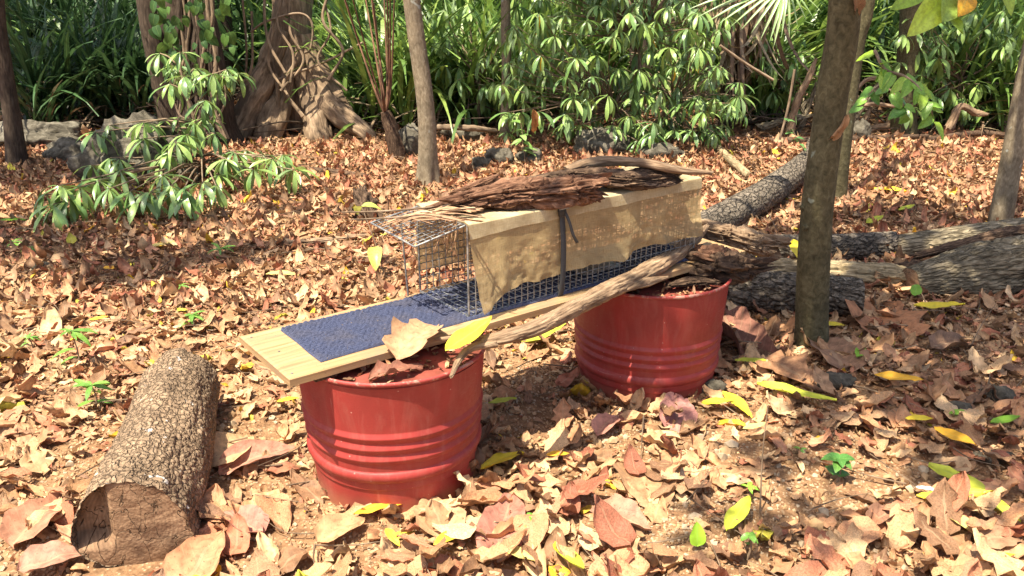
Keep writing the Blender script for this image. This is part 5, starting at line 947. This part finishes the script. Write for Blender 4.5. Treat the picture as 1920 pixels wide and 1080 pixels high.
seedling(985, 985, .04, 4, .065, 'two leaved green sprout below the sunlit drum', W=.6, shape='ovate', cols=((.2, .42, .06), (.26, .5, .08))); seedling(1568, 905, .09, 9, .06, 'leafy dark green seedling on the bare soil at lower right', W=.7, shape='heart', cols=((.09, .25, .05), (.14, .32, .06)))
seedling(1400, 940, .05, 4, .04, 'tiny lime sprout beside the folded leaf', W=.35, cols=((.3, .6, .06),)); seedling(1500, 852, .03, 4, .03, 'minute sprout left of the leafy seedling', W=.4); seedling(340, 555, .06, 6, .05, 'small weed sprout behind the scaly log and plank'); seedling(1400, 1050, .08, 7, .03, 'thin weed with tiny leaves at bottom right of centre', W=.6); seedling(60, 660, .08, 9, .045, 'sparse weed at the left edge')
seedling(985, 312, .42, 12, .12, 'young sapling with pale leaves by the pitted rock', W=.45, shape='ovate', cols=((.28, .42, .14), (.2, .36, .08)), whor=False, lean=(-.05, 0)); seedling(1540, 345, .5, 18, .06, 'wispy sapling over the slanting log', W=.6, shape='ovate', whor=False, lean=(-.3, .1), cols=((.1, .24, .07), (.14, .3, .08)))
t = seedling(722, 520, .36, 3, .16, 'thin bare stalk with yellow green leaf left of the cage', W=.5, shape='ovate', cols=((.5, .55, .12),), lean=(-.12, .1)); 
g = G(); scatter(g, leaf_t(1, .4, 10, 6, 'ovate', 1., .3, .06, 1.6, .3, seed=79), at(1000, 205, 0, Y=7.0)[None], np.array([[.12, 0, -1.]]), np.array([[.2, -1, .2]]), np.array([.24]), np.array([(.40, .19, .07)])); tag(part('hanging_dry_leaf', g, M['dry']), 'crumpled orange brown leaf hanging on the pale sapling', 'dry leaf')
# vine leaves on the dark trunk
VL = leaf_t(1, .8, 5, 3, 'heart', .4, .2, .02, seed=700); g = G(); n = 90; P = np.array([at(rng.uniform(285, 440), rng.uniform(-60, 70) if k % 3 else rng.uniform(60, 130), 0, Y=b2[1] - .35 - rng.uniform(0, .25)) for k in range(n)]); A = np.stack([rng.normal(0, .5, n), rng.normal(0, .2, n), -np.ones(n)], -1)
scatter(g, VL, P, A, np.stack([rng.normal(0, .4, n), -np.ones(n), rng.normal(.5, .3, n)], -1), rng.uniform(.06, .13, n), np.array([(.05, .12, .03), (.10, .2, .04)])[rng.integers(2, size=n)]); part('vine_leaves', g, M['green'], t2, kind='stuff')
# fine dry stems standing in the litter on the right
for k, (pts, lab) in enumerate([([(1285, 965), (1300, 850), (1330, 760), (1345, 640)], 'x'), ([(1430, 770), (1425, 700), (1400, 650)], 'y')]): pass
for pts, lab, z in (([(1450, 395), (1425, 330), (1400, 300)], 'thin pale dead stem leaning over the slanting log', .0), ([(1465, 445), (1440, 400), (1425, 370)], 'pale dry stem beside the broken log piece', .0), ([(1815, 660), (1840, 610), (1868, 568)], 'pale dry stalk standing right of the grooved log tip', .0), ([(1745, 590), (1730, 555), (1715, 530)], 'thin bent stalk in front of the grooved log', 0.), ([(1425, 960), (1430, 850), (1440, 760)], 'hair thin dry stem standing on the bare soil', 0.)):
    b = at(pts[0][0], pts[0][1], 0); tag(part('dead_weed', tube(G(), [at(x_, y_, 0, Y=b[1] + .02 * j) for j, (x_, y_) in enumerate(pts)], [.003, .0022, .0014], 6, 16), M['twig']), lab, 'weed')
